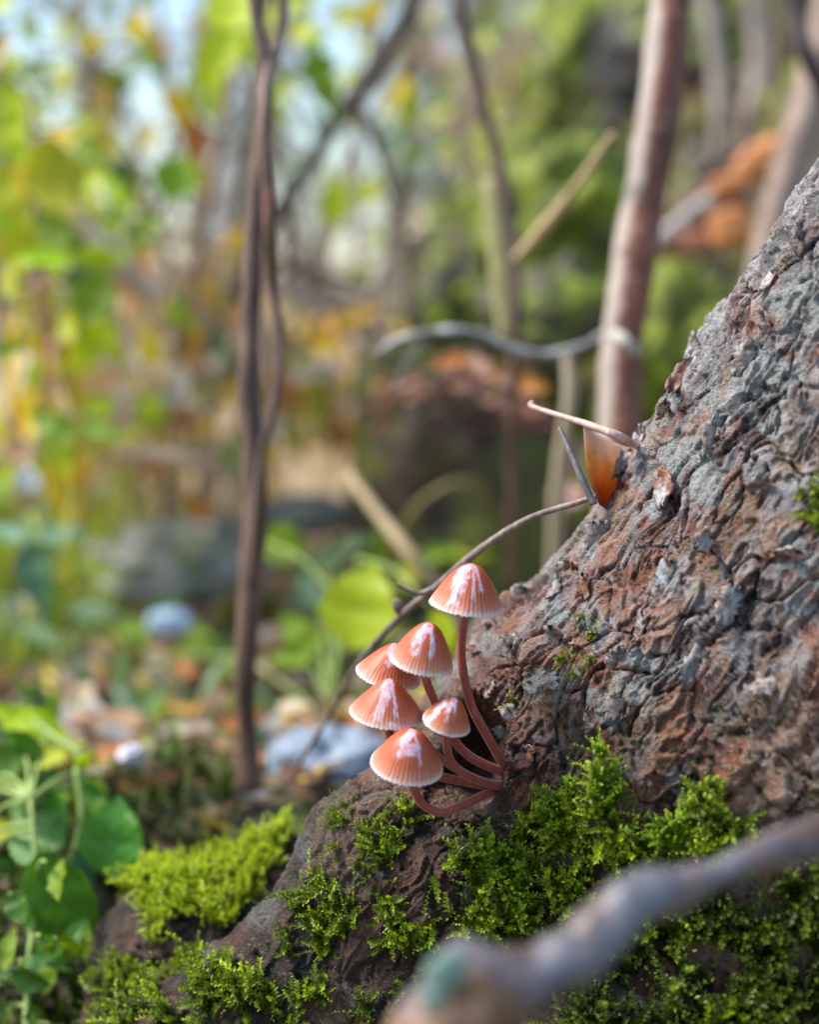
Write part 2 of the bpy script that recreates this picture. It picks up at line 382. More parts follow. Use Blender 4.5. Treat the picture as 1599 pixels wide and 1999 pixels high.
    lf = m.math('MULTIPLY', A['lich'], m.ramp(m.math('MULTIPLY_ADD', n1, .6, m.math('MULTIPLY', n3, .4)), [(.42, 0.), (.52, .95)]))
    kl = m.mix(m.ramp(n2, [(.35, 0.), (.65, 1.)]), (.22, .30, .31), (.66, .78, .82))
    k = m.mix(lf, k, kl)
    lpf = m.math('MULTIPLY', m.math('MULTIPLY', A['lip'], m.ramp(n3, [(.42, 0.), (.6, .8)])), m.ramp(A['damp_shade'], [(0., 1.), (1., .45)]))
    k = m.mix(lpf, k, m.mix(n2, (.30, .28, .30), (.52, .56, .62)))
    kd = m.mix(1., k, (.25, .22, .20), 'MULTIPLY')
    k = m.mix(m.math('MULTIPLY', A['damp_shade'], .9), k, kd)
    k = m.mix(m.math('MULTIPLY', A['damp_shade'], m.ramp(m.noise(900, 4, .75, stretch=(1, 1, .4)), [(.60, 0.), (.72, .7)])), k, (.34, .27, .27))
    k = m.mix(1., k, (.68, .60, .54), 'MULTIPLY')
    m.set_b(Base__Color=k, Roughness=m.ramp(n1, [(.3, .5), (.7, .24)])); m.b.inputs['Specular IOR Level'].default_value = .55
    b1 = m.bump(m.math('ADD', m.math('MULTIPLY', n1, 1.), m.math('MULTIPLY', n2, .6)), .0018, 1.)
    obj('trunk', me, m.m, root)
    return v2, f, nrm, X, Y, root, L, m.m, (ax, a2)
TV, TF, TN, TX, TY, TREE, TREE_L, BARK, (AX, A2) = build_trunk()
BV = BVHTree.FromPolygons([tuple(a) for a in TV.tolist()], TF.tolist())
def hit(px, py):
    d = F + K*(px-799.5)*R - K*(py-999.5)*U; d = d/np.linalg.norm(d)
    r = BV.ray_cast(Vector(CAM), Vector(d), 3.)
    return (np.array(r[0]), np.array(r[1])) if r[0] is not None else (None, None)
if True:  # thin bark scales that lift off the trunk, each one a part
    fm = stem_mat('bark_scale', (.07, .045, .04), (.30, .25, .23), 420, .45, (1, 1, 1), ((.24, .27, .29), .52))
    fr = stem_mat('bark_scale_red', (.08, .03, .02), (.28, .13, .08), 420, .45, (1, 1, 1), ((.36, .34, .34), .5))
    spots = [(1330, 735, 60, 22), (1395, 600, 45, 16), (1420, 560, 34, 14), (1300, 800, 46, 20), (1215, 905, 50, 20), (1165, 1040, 46, 30), (1110, 1105, 34, 22), (1010, 1155, 40, 20),
             (955, 1215, 46, 16), (930, 1275, 40, 18), (1000, 1250, 34, 22), (1080, 1240, 46, 26), (1130, 1265, 30, 20), (1075, 1330, 30, 34), (1000, 1390, 26, 30), (1150, 1150, 40, 24),
             (1250, 1230, 60, 18), (1200, 1290, 50, 20), (1300, 950, 60, 30), (1390, 850, 60, 30), (1450, 700, 60, 26), (1500, 560, 50, 20), (1550, 800, 70, 34), (1480, 950, 60, 30),
             (1380, 1050, 60, 26), (1300, 1120, 50, 22), (1420, 1180, 60, 30), (1540, 1080, 60, 30), (1350, 1300, 60, 30), (1500, 1330, 60, 30), (1150, 1400, 30, 20), (1200, 1380, 40, 22),
             (1560, 450, 50, 20), (1250, 860, 44, 18), (1350, 680, 50, 16), (960, 1350, 24, 20), (1035, 1465, 24, 30), (985, 1430, 20, 32), (1085, 1150, 36, 18), (1470, 500, 40, 14)]
    for i, (x, y, lx, wy) in enumerate(spots):
        h, nn = hit(x, y)
        if h is None: continue
        nn = nn/np.linalg.norm(nn); n_, m_ = 11, 7
        a = AX + .35*rng.normal(size=3)*.8; a -= nn*(a @ nn); a /= np.linalg.norm(a); b = np.cross(nn, a)
        l = px2m(lx, .5)*.6; wd = px2m(wy, .5)*.75
        uu, vv = np.meshgrid(np.linspace(-1, 1, n_), np.linspace(-1, 1, m_), indexing='ij')
        sh = np.sqrt(np.clip(1-(uu*.93)**2, .03, 1)); q = np.stack([uu*3+i*5, vv*2, 0*uu], -1).reshape(-1, 3)
        edge = 1 + .6*fbm(q*1.5, 3, i).reshape(uu.shape)
        cx, cy = uu*l*edge, vv*wd*sh*edge
        sgn = 1 if i % 3 else -1
        z0 = .0002 + (.5+.5*uu*(1 if i % 2 else -1))**2.2*.0019 + sgn*(-.0005)*(vv**2) + .0009*fbm(q*2, 3, i+50).reshape(uu.shape)
        top = h + nn*0 + cx[..., None]*a + cy[..., None]*b + (z0+.00035)[..., None]*nn; bot = top - nn*.0006
        V = np.vstack([top.reshape(-1, 3), bot.reshape(-1, 3)]); g = lambda r, c: r*m_+c; fs = []; N0 = n_*m_
        for r in range(n_-1):
            for c in range(m_-1):
                fs.append((g(r, c), g(r+1, c), g(r+1, c+1), g(r, c+1))); fs.append((N0+g(r, c), N0+g(r, c+1), N0+g(r+1, c+1), N0+g(r+1, c)))
        ring = [g(r, 0) for r in range(n_)] + [g(n_-1, c) for c in range(1, m_)] + [g(r, m_-1) for r in range(n_-2, -1, -1)] + [g(0, c) for c in range(m_-2, 0, -1)]
        for k_ in range(len(ring)): p0, p1 = ring[k_], ring[(k_+1) % len(ring)]; fs.append((p0, N0+p0, N0+p1, p1))
        obj('bark_scale', mesh('bark_scale', V-TREE_L, fs), fm if i % 3 else fr, TREE)

tick('trunk %d' % len(TV))
# ------------------------------------------------------------------ moss
def shoot(seed, leaves=26, L=.0055, ll=.0013):
    r = np.random.default_rng(seed); V = []; T = []; bend = r.normal(size=2)*.35; o = 0; tt = []
    for i in range(leaves):
        t = (i+1)/leaves; c = np.array((bend[0]*t*t*L, bend[1]*t*t*L, t*L)); a = i*2.4 + r.normal()*.3
        up = .45 + .75*t; d = np.array((math.cos(a), math.sin(a), up)); d /= np.linalg.norm(d)
        s = np.cross(d, (0, 0, 1)); s /= np.linalg.norm(s); n = np.cross(s, d); k = ll*(1.15-.5*t)*(.8+.4*r.random())
        wv = k*.24; tip = c + d*k + np.array((0, 0, -.12*k))
        V += [c, c+d*k*.45+s*wv+n*wv*.5, tip, c+d*k*.45-s*wv+n*wv*.5]; T += [(o, o+1, o+2), (o, o+2, o+3)]; o += 4; tt += [t*.6, t*.8+.1, t*.8+.2, t*.8+.1]
    V += [(-.00012, 0, 0), (.00012, 0, 0), (bend[0]*L, bend[1]*L, L)]; T += [(o, o+1, o+2)]; tt += [0, 0, .3]
    return np.array(V), np.array(T), np.array(tt)
PROTO = [shoot(i, 22 + (i % 3)*4, .0052+.0007*i, .0017+.00015*(i % 3)) for i in range(6)]
def scatter_shoots(pos, nrm, scale, seed, up=.55, cols=None, lean=.5):
    r = np.random.default_rng(seed); VV, TT, CC_, tt, o = [], [], [], [], 0; n = len(pos)
    pick = r.integers(0, len(PROTO), n); ang = r.random(n)*6.283
    for k in range(len(PROTO)):
        ix = np.where(pick == k)[0]
        if not len(ix): continue
        v, t, ta = PROTO[k]; z = nrm[ix] + np.array((0, 0, up)) + r.normal(size=(len(ix), 3))*lean; z /= np.linalg.norm(z, axis=1)[:, None]
        x = np.stack([np.cos(ang[ix]), np.sin(ang[ix]), 0*ang[ix]], 1); x -= z*(x*z).sum(1)[:, None]; x /= np.linalg.norm(x, axis=1)[:, None]; y = np.cross(z, x)
        w_ = v[None]*scale[ix][:, None, None]
        W = pos[ix][:, None] + w_[..., 0:1]*x[:, None] + w_[..., 1:2]*y[:, None] + w_[..., 2:3]*z[:, None]
        VV.append(W.reshape(-1, 3)); TT.append((t[None] + (np.arange(len(ix))*len(v))[:, None, None]).reshape(-1, 3)+o); o += len(ix)*len(v)
        CC_.append(np.repeat(cols[ix], len(v))); tt.append(np.tile(ta, len(ix)))
    return np.vstack(VV), np.vstack(TT), np.concatenate(CC_), np.concatenate(tt)
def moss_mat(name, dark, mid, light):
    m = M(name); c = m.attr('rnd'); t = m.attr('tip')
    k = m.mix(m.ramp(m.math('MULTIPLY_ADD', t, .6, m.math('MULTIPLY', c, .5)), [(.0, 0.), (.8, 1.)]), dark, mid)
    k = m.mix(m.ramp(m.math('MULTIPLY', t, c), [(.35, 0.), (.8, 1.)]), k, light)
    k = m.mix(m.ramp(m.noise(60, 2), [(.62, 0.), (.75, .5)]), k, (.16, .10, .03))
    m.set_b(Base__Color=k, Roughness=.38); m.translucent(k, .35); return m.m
MOSS = moss_mat('feather_moss', (.02, .03, .003), (.19, .28, .005), (.56, .70, .02))
MOSSB = moss_mat('bright_moss', (.12, .17, .005), (.48, .60, .008), (.66, .78, .03))
MOSSD = moss_mat('dark_moss', (.010, .016, .002), (.065, .11, .003), (.27, .37, .010))
tri_c = TV[TF].mean(1); tri_n = np.cross(TV[TF[:, 1]]-TV[TF[:, 0]], TV[TF[:, 2]]-TV[TF[:, 0]]); tri_a = np.linalg.norm(tri_n, axis=1)/2; tri_n /= tri_a[:, None]*2+1e-12
sxX, sxY, sxD = proj(tri_c); sx_f = ((tri_c-CAM)*tri_n).sum(1) < .0
def moss_patch(name, label, poly, dens, sc, mat, seed, thr=-.1, ns=.006, up=.55, lean=.5, lift=0., facing=True):
    r = np.random.default_rng(seed); k = inpoly(sxX, sxY, poly) & (sx_f if facing else True)
    k &= fbm(tri_c/ns, 3, seed) > thr - .0
    ix = np.where(k)[0]
    if not len(ix): print('no moss', name); return
    cdf = np.cumsum(tri_a[ix]); n = int(cdf[-1]*dens); pick = ix[np.searchsorted(cdf, r.random(n)*cdf[-1])]
    b = r.random((n, 2)); f_ = b.sum(1) > 1; b[f_] = 1-b[f_]; A_ = TV[TF[pick]]
    pos = A_[:, 0] + b[:, :1]*(A_[:, 1]-A_[:, 0]) + b[:, 1:]*(A_[:, 2]-A_[:, 0]); nr = TN[TF[pick, 0]]
    clump = .5+.5*fbm(pos/.009, 3, seed+3); pos = pos + nr*(lift*clump)[:, None] - nr*.0004
    scl = sc*(.6+.8*clump)*(.7+.6*r.random(n)); colr = np.clip(.15+.5*r.random(n)+.5*(clump-.3), 0, 1)
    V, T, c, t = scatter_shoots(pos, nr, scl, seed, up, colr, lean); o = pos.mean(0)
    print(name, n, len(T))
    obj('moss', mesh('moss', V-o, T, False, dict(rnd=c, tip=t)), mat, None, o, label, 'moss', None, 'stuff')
moss_patch('mound', 'bright lime green moss cushion on the low root left of the mushrooms', [(215, 1740), (280, 1660), (340, 1625), (430, 1600), (560, 1545), (600, 1560), (560, 1640), (540, 1700), (480, 1760), (420, 1810), (395, 1760), (320, 1810), (290, 1860), (280, 1740)], 9e5, .72, MOSSB, 1, -.35, .006, .4, .6, .002)
moss_patch('strip', 'small moss strip under the lowest mushroom cap on dark bark', [(618, 1720), (632, 1640), (650, 1580), (690, 1565), (680, 1610), (730, 1590), (815, 1560), (800, 1600), (780, 1650), (760, 1700), (735, 1760), (700, 1690), (660, 1670), (640, 1740)], 7e5, .6, MOSS, 2, -.05, .004, .3, .6)
moss_patch('main', 'dense feathery green moss on the tree foot below the mushrooms', [(830, 1690), (870, 1660), (960, 1650), (1000, 1640), (1020, 1590), (1100, 1555), (1150, 1540), (1200, 1540), (1235, 1610), (1230, 1680), (1290, 1590), (1350, 1560), (1405, 1535), (1400, 1600), (1480, 1640), (1400, 1760), (1190, 1860), (960, 1880), (860, 1820)], 5.5e5, .95, MOSS, 3, -.09, .007, .8, .6, .002)
moss_patch('lower', 'sparse dark green moss on the root bottom below the mushroom cluster', [(555, 1740), (620, 1700), (700, 1770), (800, 1750), (870, 1810), (860, 1900), (740, 2010), (560, 2010)], 5e5, .75, MOSS, 4, .12, .006, .4, .6)
moss_patch('left', 'scattered small moss tufts on the lowest left end of the root', [(180, 2010), (190, 1900), (260, 1860), (300, 1930), (430, 1850), (500, 1900), (600, 2010)], 4.5e5, .9, MOSS, 5, .12, .008, .5, .5)
moss_patch('right', 'dark moss bed on the tree foot beneath the blurred pale branch', [(850, 2030), (1000, 1900), (1200, 1840), (1380, 1760), (1640, 1650), (1640, 2040)], 4.5e5, 1.05, MOSSD, 6, .07, .009, .6, .5)
moss_patch('specks', 'few tiny moss specks in the bark cracks above the mushrooms', [(1010, 1180), (1105, 1165), (1200, 1260), (1190, 1330), (1100, 1420), (1000, 1440), (990, 1350), (1050, 1300)], 5e5, .42, MOSS, 7, .36, .005, .1, .6)
moss_patch('edge', 'tiny moss tuft on the bark at the right edge', [(1560, 940), (1640, 940), (1640, 1040), (1560, 1030)], 6e5, .7, MOSS, 8, .0, .006, .3, .6)
def frond(px0, py0, px1, py1, n, wd, mat, label, seed):
    r = np.random.default_rng(seed); h, nn = hit(px0, py0); a = h; b = P(px1, py1, (h-CAM) @ F - .004)
    t = r.random(n); side = r.normal(size=n)*(1-t*.85)*px2m(wd, .5)*.5
    pos = a + t[:, None]*(b-a) + side[:, None]*R - F*(r.random(n)*.003)[:, None]
    dr = np.stack([side/px2m(wd, .5)*2.5, -.5+0*t, .6+t], 1)
    V, T, c, tt = scatter_shoots(pos, dr, .45+.3*r.random(n), seed, .2, .4+.6*r.random(n), .25); ln, lt = tube([a, (a+b)/2, b], [.0004, .0003, .0002])
    o = a; V2, T2 = join([(V, T), (ln, lt)])
    obj('moss_frond', mesh('moss_frond', V2-o, T2, False, dict(rnd=np.concatenate([c, np.zeros(len(ln))]), tip=np.concatenate([tt, np.zeros(len(ln))]))), mat, None, o, label, 'moss')
def ground_moss(label, n, xr, yr, sc, mat, seed, thr):
    r = np.random.default_rng(seed); x, y = r.uniform(*xr, n), r.uniform(*yr, n); z = terr(x, y); p = np.stack([x, y, z], 1)
    k = fbm(p/.03, 3, seed) > thr; p = p[k]; n = len(p); cl = .5+.5*fbm(p/.02, 3, seed+1); nr = np.tile((0, 0, 1.), (n, 1)); p[:, 2] += cl*.006
    V, T, c, t = scatter_shoots(p, nr, sc*(.7+.6*cl)*(.7+.6*r.random(n)), seed, .5, np.clip(.5*r.random(n)+cl*.5, 0, 1), .6); o = p.mean(0)
    obj('moss', mesh('moss', V-o, T, False, dict(rnd=c, tip=t)), mat, None, o, label, 'moss', None, 'stuff')
ground_moss('dark moss covering the ground in the bottom left corner', 3600, (-.28, -.06), (-.12, .17), 1.5, MOSSD, 41, -.3)
MF = moss_mat('frond_moss', (.10, .16, .01), (.30, .46, .015), (.50, .68, .03))
frond(1185, 1600, 1168, 1462, 110, 46, MF, 'tall pointed moss frond rising from the moss bed against dark bark', 31)
frond(1290, 1660, 1395, 1535, 150, 60, MF, 'slanting bright moss frond on the right of the tall pointed frond', 32)
frond(1080, 1640, 1115, 1535, 60, 40, MF, 'short moss frond just left of the tall pointed frond', 33)

tick('moss')
# ------------------------------------------------------------------ mushrooms
def cap_mat():
    m = M('mushroom_cap'); v = m.attr('v'); st = m.attr('stria'); glint = m.attr('painted_glint')
    n1 = m.noise(500, 4, .6)
    vv = m.math('MULTIPLY_ADD', n1, .08, m.math('SUBTRACT', v, .04))
    k = m.ramp(vv, [(0., (.44, .062, .020)), (.35, (.48, .080, .028)), (.70, (.56, .155, .068)), (.88, (.62, .29, .20)), (.965, (.80, .58, .54)), (1., (.88, .76, .75))])
    k = m.mix(m.math('MULTIPLY', m.math('MULTIPLY', st, m.ramp(v, [(.25, 0.), (.6, .8), (.9, .55), (1., .2)])), .75), k, (.20, .030, .014))
    k = m.mix(m.math('MULTIPLY', glint, m.ramp(m.noise(500, 4, .65), [(.34, .32), (.62, .78)])), k, (.80, .68, .80))  # sky reflections painted as pale lavender patches in the cap colour
    m.set_b(Base__Color=k, Roughness=m.math('MULTIPLY_ADD', glint, -.12, .42))
    b = m.b.inputs; b['Subsurface Weight'].default_value = .25; b['Specular IOR Level'].default_value = .3; b['Subsurface Radius'].default_value = (1., .35, .2); b['Subsurface Scale'].default_value = .0015
    m.t.links.new(m.math('MULTIPLY', glint, .5), b['Coat Weight']); b['Coat Roughness'].default_value = .28; b['Coat IOR'].default_value = 1.6
    m.bump(m.math('ADD', m.math('MULTIPLY', glint, .25), n1), .0002, .5)
    return m.m
CAPM = cap_mat()
def st_mat():
    m = M('mushroom_stem'); n1 = m.noise(900, 4, .6, stretch=(1, 1, .15)); v = m.attr('v')
    k = m.mix(m.ramp(n1, [(.35, 0.), (.7, 1.)]), (.24, .040, .022), (.38, .080, .045))
    k = m.mix(m.ramp(v, [(.0, .7), (.35, 0.)]), k, (.56, .22, .15)); k = m.mix(m.ramp(v, [(.75, 0.), (1., .6)]), k, (.26, .05, .03))
    fz = m.n('LayerWeight', Blend=.25).outputs[1]
    m.set_b(Base__Color=k, Roughness=.5); b = m.b.inputs; b['Subsurface Weight'].default_value = .25; b['Subsurface Radius'].default_value = (1., .3, .2); b['Subsurface Scale'].default_value = .001
    b['Sheen Weight'].default_value = .25; m.bump(n1, .0002, .5); return m.m
STM = st_mat(); GILLM = stem_mat('mushroom_gills', (.62, .42, .34), (.72, .54, .46), 400)
PROF = np.array([(0, 1.0), (.10, .992), (.22, .955), (.38, .85), (.55, .68), (.70, .48), (.83, .27), (.93, .11), (1.0, 0.)])
PROFB = np.array([(0, 1.0), (.10, .985), (.22, .91), (.38, .77), (.55, .59), (.70, .41), (.83, .235), (.93, .10), (1.0, 0.)])
def mushroom(label, cpx, cpy, D, rpx, hr, roll, tilt, stem_pts, seed, painted_glint, prof=PROF, broad=0., srad=9.3):
    """cpx,cpy = rim centre in the photo; stem_pts = [(px,py,D)...] from cap to base"""
    c0 = P(cpx, cpy, D); Rr = px2m(rpx, D); H = Rr*hr
    ax = U*math.cos(roll)*math.cos(tilt) + R*math.sin(roll)*math.cos(tilt) - F*math.sin(tilt); ax /= np.linalg.norm(ax)
    xa = R - ax*(R @ ax); xa /= np.linalg.norm(xa); ya = np.cross(ax, xa)
    t = thing('mushroom', label, 'mushroom', P(*stem_pts[-1]), 'pink-brown bonnet mushrooms in a cluster')
    r = np.random.default_rng(seed); NA, NV = 240, 46; N = int(44+seed % 7)
    an = np.linspace(0, 2*math.pi, NA, endpoint=False); vv = np.linspace(0, 1, NV)
    pr = np.interp(vv, np.linspace(0, 1, len(prof)), prof[:, 0]); ph = np.interp(vv, np.linspace(0, 1, len(prof)), prof[:, 1])
    for _ in range(3):
        pr[1:-1] = (pr[:-2]+2*pr[1:-1]+pr[2:])/4; ph[1:-1] = (ph[:-2]+2*ph[1:-1]+ph[2:])/4
    A_, V_ = np.meshgrid(an, vv, indexing='xy'); pr2 = pr[:, None]*np.ones_like(A_); ph2 = ph[:, None]*np.ones_like(A_)
    ph0 = r.random()*6; wob = fbm(np.stack([np.cos(A_).ravel()*1.3, np.sin(A_).ravel()*1.3, V_.ravel()*.8+seed], 1), 3, seed).reshape(A_.shape)
    jit = fbm(np.stack([np.cos(an)*9, np.sin(an)*9, 0*an+seed], 1), 3, seed+5)
    sph = N*A_ + ph0 + 1.6*jit[None]
    stria = .5-.5*np.cos(sph); groove = sstep(.3, .95, V_)
    rad = pr2*(1 + .035*wob*V_) - .012*stria*groove
    tooth = (.5+.5*np.cos(sph))*.020 + .05*np.abs(fbm(np.stack([np.cos(A_).ravel()*14, np.sin(A_).ravel()*14, 0*A_.ravel()+seed], 1), 2, seed+8)).reshape(A_.shape)
    hgt = ph2 - tooth*sstep(.9, 1., V_) + .02*wob*V_
    out = c0 + Rr*rad[..., None]*(np.cos(A_)[..., None]*xa + np.sin(A_)[..., None]*ya) + H*hgt[..., None]*ax
    th = .035 + .03*(1-V_)
    inn = c0 + Rr*(rad*(1-th))[..., None]*(np.cos(A_)[..., None]*xa + np.sin(A_)[..., None]*ya) + H*(hgt-th*(1-V_)*1.2-.006)[..., None]*ax
    # glint mask: sky reflections painted into the cap colour, given as (angle deg, v0, v1, halfwidth deg)
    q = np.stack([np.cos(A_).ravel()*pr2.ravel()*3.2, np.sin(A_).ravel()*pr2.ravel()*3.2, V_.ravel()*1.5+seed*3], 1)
    nz = fbm(q*2.2, 4, seed+20).reshape(A_.shape); nzf = fbm(q*9, 2, seed+22).reshape(A_.shape); glint_mask = np.zeros_like(A_)
    for (a0, v0, v1, hw) in painted_glint:
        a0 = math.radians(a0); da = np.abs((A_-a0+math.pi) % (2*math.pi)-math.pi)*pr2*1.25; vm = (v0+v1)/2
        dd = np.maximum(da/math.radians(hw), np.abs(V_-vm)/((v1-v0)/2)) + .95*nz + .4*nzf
        glint_mask = np.maximum(glint_mask, sstep(1.25, .50, dd))
    glint_mask = np.maximum(glint_mask, sstep(.12, .02, V_ + .1*nz)*.9)
    me_v = np.vstack([out.reshape(-1, 3), inn.reshape(-1, 3)]); n = NA*NV
    i, j = np.meshgrid(np.arange(NV-1), np.arange(NA), indexing='ij'); j2 = (j+1) % NA
    fo = np.stack([i*NA+j, (i+1)*NA+j, (i+1)*NA+j2, i*NA+j2], -1).reshape(-1, 4); fi = fo[:, ::-1]+n
    k = np.arange(NA); k2 = (k+1) % NA; b0 = (NV-1)*NA; rim = np.stack([b0+k, n+b0+k, n+b0+k2, b0+k2], 1)
    att = lambda a: np.concatenate([a.ravel(), a.ravel()])
    L = P(*stem_pts[-1])
    obj('cap', mesh('cap', me_v-L, np.vstack([fo, fi, rim]), True, dict(v=att(V_), stria=att(stria), painted_glint=np.concatenate([glint_mask.ravel(), 0*glint_mask.ravel()]))), CAPM, t)
    gv, gf = [], []
    for g_ in range(36):
        a = g_*2*math.pi/36; d = math.cos(a)*xa + math.sin(a)*ya; o = len(gv)
        for vq in (.12, .35, .6, .85, .97):
            ix = int(vq*(NV-1)); rr = pr[ix]*.93; hh = ph[ix] - .07
            gv += [c0 + Rr*rr*d + H*hh*ax, c0 + Rr*rr*.9*d + H*max(-.01, hh-.22*(1-vq)-.05)*ax]
        for s_ in range(4): gf.append((o+2*s_, o+2*s_+1, o+2*s_+3, o+2*s_+2))
    obj('gills', mesh('gills', np.array(gv)-L, gf, False), GILLM, t)
    pts = [c0 + ax*H*.8, c0 + ax*H*.05] + [P(*p) for p in stem_pts]; rr = px2m(srad, D)
    rads = [rr*.8, rr*.92] + list(np.linspace(rr*.95, rr*1.0, len(stem_pts)))
    v, f = tube(pts, rads, 60, 16, .05, .004, seed); s1 = np.concatenate([np.repeat(np.linspace(0, 1, 60), 16), [0, 1]])
    obj('stem', mesh('stem', v-L, f, True, dict(v=s1)), STM, t)
Q = math.radians
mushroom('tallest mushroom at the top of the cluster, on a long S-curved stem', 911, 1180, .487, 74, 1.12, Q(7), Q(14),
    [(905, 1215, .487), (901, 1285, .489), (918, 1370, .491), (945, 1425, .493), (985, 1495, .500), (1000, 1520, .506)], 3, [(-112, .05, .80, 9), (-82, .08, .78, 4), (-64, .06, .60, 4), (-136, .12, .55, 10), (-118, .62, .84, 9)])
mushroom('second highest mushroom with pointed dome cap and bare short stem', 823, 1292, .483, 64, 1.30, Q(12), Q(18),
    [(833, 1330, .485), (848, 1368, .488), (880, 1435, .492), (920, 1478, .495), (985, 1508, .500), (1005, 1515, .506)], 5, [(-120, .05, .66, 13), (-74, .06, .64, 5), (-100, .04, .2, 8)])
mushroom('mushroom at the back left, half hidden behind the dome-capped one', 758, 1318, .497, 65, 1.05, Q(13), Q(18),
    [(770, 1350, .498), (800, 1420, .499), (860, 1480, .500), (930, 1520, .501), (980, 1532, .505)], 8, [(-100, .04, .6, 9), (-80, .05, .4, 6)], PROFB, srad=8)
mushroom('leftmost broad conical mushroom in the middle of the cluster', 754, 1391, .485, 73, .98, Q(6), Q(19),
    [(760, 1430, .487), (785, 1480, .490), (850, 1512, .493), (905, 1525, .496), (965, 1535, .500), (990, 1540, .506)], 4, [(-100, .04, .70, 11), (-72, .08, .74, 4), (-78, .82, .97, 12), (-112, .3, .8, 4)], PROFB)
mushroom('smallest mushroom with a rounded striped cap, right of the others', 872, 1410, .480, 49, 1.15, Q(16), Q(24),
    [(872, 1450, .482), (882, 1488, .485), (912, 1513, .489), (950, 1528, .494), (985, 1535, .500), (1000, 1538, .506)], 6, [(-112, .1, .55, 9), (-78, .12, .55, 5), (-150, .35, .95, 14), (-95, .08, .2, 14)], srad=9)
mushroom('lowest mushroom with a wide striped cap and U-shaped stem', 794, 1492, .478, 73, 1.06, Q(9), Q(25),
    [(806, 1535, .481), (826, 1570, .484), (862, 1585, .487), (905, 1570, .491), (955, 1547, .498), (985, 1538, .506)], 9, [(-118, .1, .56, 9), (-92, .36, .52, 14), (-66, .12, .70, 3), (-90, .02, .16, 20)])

# ------------------------------------------------------------------ curled dead leaf and twigs by the trunk
GREYTW = stem_mat('grey_twig', (.10, .065, .05), (.28, .22, .19), 300, .5)
PALETW = stem_mat('pale_twig', (.38, .32, .27), (.62, .56, .50), 200, .55)
def twig(label, pts, rpx, mat, name='twig', cat='twig', sides=10, lump=.12, group=None, n=None, fork=None):
    W = np.array([P(*p) for p in pts]); rad = [px2m(r_, p[2]) for r_, p in zip(rpx, pts)]
    v, f = tube(W, rad, n, sides, lump, .008, int(abs(pts[0][0])))
    if fork:
        for fp, fr in fork:
            a = tube(np.array([P(*p) for p in fp]), [px2m(r_, p[2]) for r_, p in zip(fr, fp)], None, 8, lump, .008, 3); v, f = join([(v, f), a])
    return obj(name, mesh(name, v-W[-1], f), mat, None, W[-1], label, cat, group)
twig('long thin arching twig running from the trunk down behind the mushrooms', [(1165, 968, .503), (1130, 980, .505), (1030, 1014, .515), (930, 1078, .525), (850, 1148, .535), (780, 1205, .55), (700, 1295, .58), (640, 1400, .60), (560, 1530, .63)], (6, 6, 7, 8, 8, 7, 6, 5, 4), GREYTW,
     fork=[([(850, 1148, .535), (815, 1158, .535), (775, 1140, .535)], (7, 5, 3)), ([(785, 1200, .55), (776, 1180, .548), (770, 1172, .547)], (10, 12, 4))])
twig('short dark twig stub leaning beside the curled orange leaf', [(1092, 835, .512), (1112, 880, .508), (1138, 940, .504), (1160, 985, .503)], (4, 6, 7, 8), stem_mat('dark_twig', (.08, .07, .07), (.17, .15, .15), 300))
def curled_leaf():
    m = M('curled_leaf'); v = m.attr('v'); nz = m.noise(260, 4, .6)
    k = m.ramp(m.math('MULTIPLY_ADD', nz, .35, m.math('SUBTRACT', v, .17)), [(0., (.84, .66, .56)), (.22, (.82, .56, .38)), (.40, (.78, .38, .10)), (.72, (.66, .18, .02)), (1., (.36, .06, .01))])  # pale upper end is the leaf's highlight, painted into the colour
    m.set_b(Base__Color=k, Roughness=.3); m.bump(m.noise(130, 4, .7), .0020, 1.); m.translucent(k, .5)
    nu, nv = 22, 16; V = []; att = []
    lf = catmull([P(1139, 832, .508), P(1142, 880, .505), P(1149, 930, .504), P(1170, 986, .505)], nv)
    rt = catmull([P(1256, 880, .527), P(1252, 930, .528), P(1245, 975, .528), P(1225, 1020, .526)], nv)
    for j in range(nv):
        s = j/(nv-1)
        for i in range(nu):
            q = i/(nu-1); bow = math.sin(q*math.pi); p = lf[j]*(1-q)+rt[j]*q
            p = p - F*(.0020*bow*(1-.6*s)) - U*(.0012*bow*(1-s)) + F*.0006*math.sin(q*15+s*4)*(.3+s) + F*.0004*math.sin(q*31-s*6)
            V.append(p); att.append(s)
    V = np.array(V); N = len(V); V = np.vstack([V, V+F*.00025]); f = []
    for j in range(nv-1):
        for i in range(nu-1):
            a = j*nu+i; f.append((a, a+nu, a+nu+1, a+1)); f.append((N+a, N+a+1, N+a+nu+1, N+a+nu))
    o = P(1170, 975, .505); t = thing('curled_leaf', 'curled orange brown dead leaf caught against the trunk', 'leaf', o)
    obj('blade', mesh('blade', V-o, f, True, dict(v=att+att)), m.m, t)
    e = tube([P(1036, 789, .520), P(1050, 798, .518), (P(1140, 826, .508)), P(1200, 848, .500), P(1246, 872, .508)], [px2m(r_, .5) for r_ in (9, 6, 7, 9, 7)], 40, 10, .1, .005)
    obj('rolled_edge', mesh('rolled_edge', e[0]-o, e[1]), stem_mat('leaf_edge', (.40, .24, .20), (.66, .46, .42), 300, .4), t)
curled_leaf()

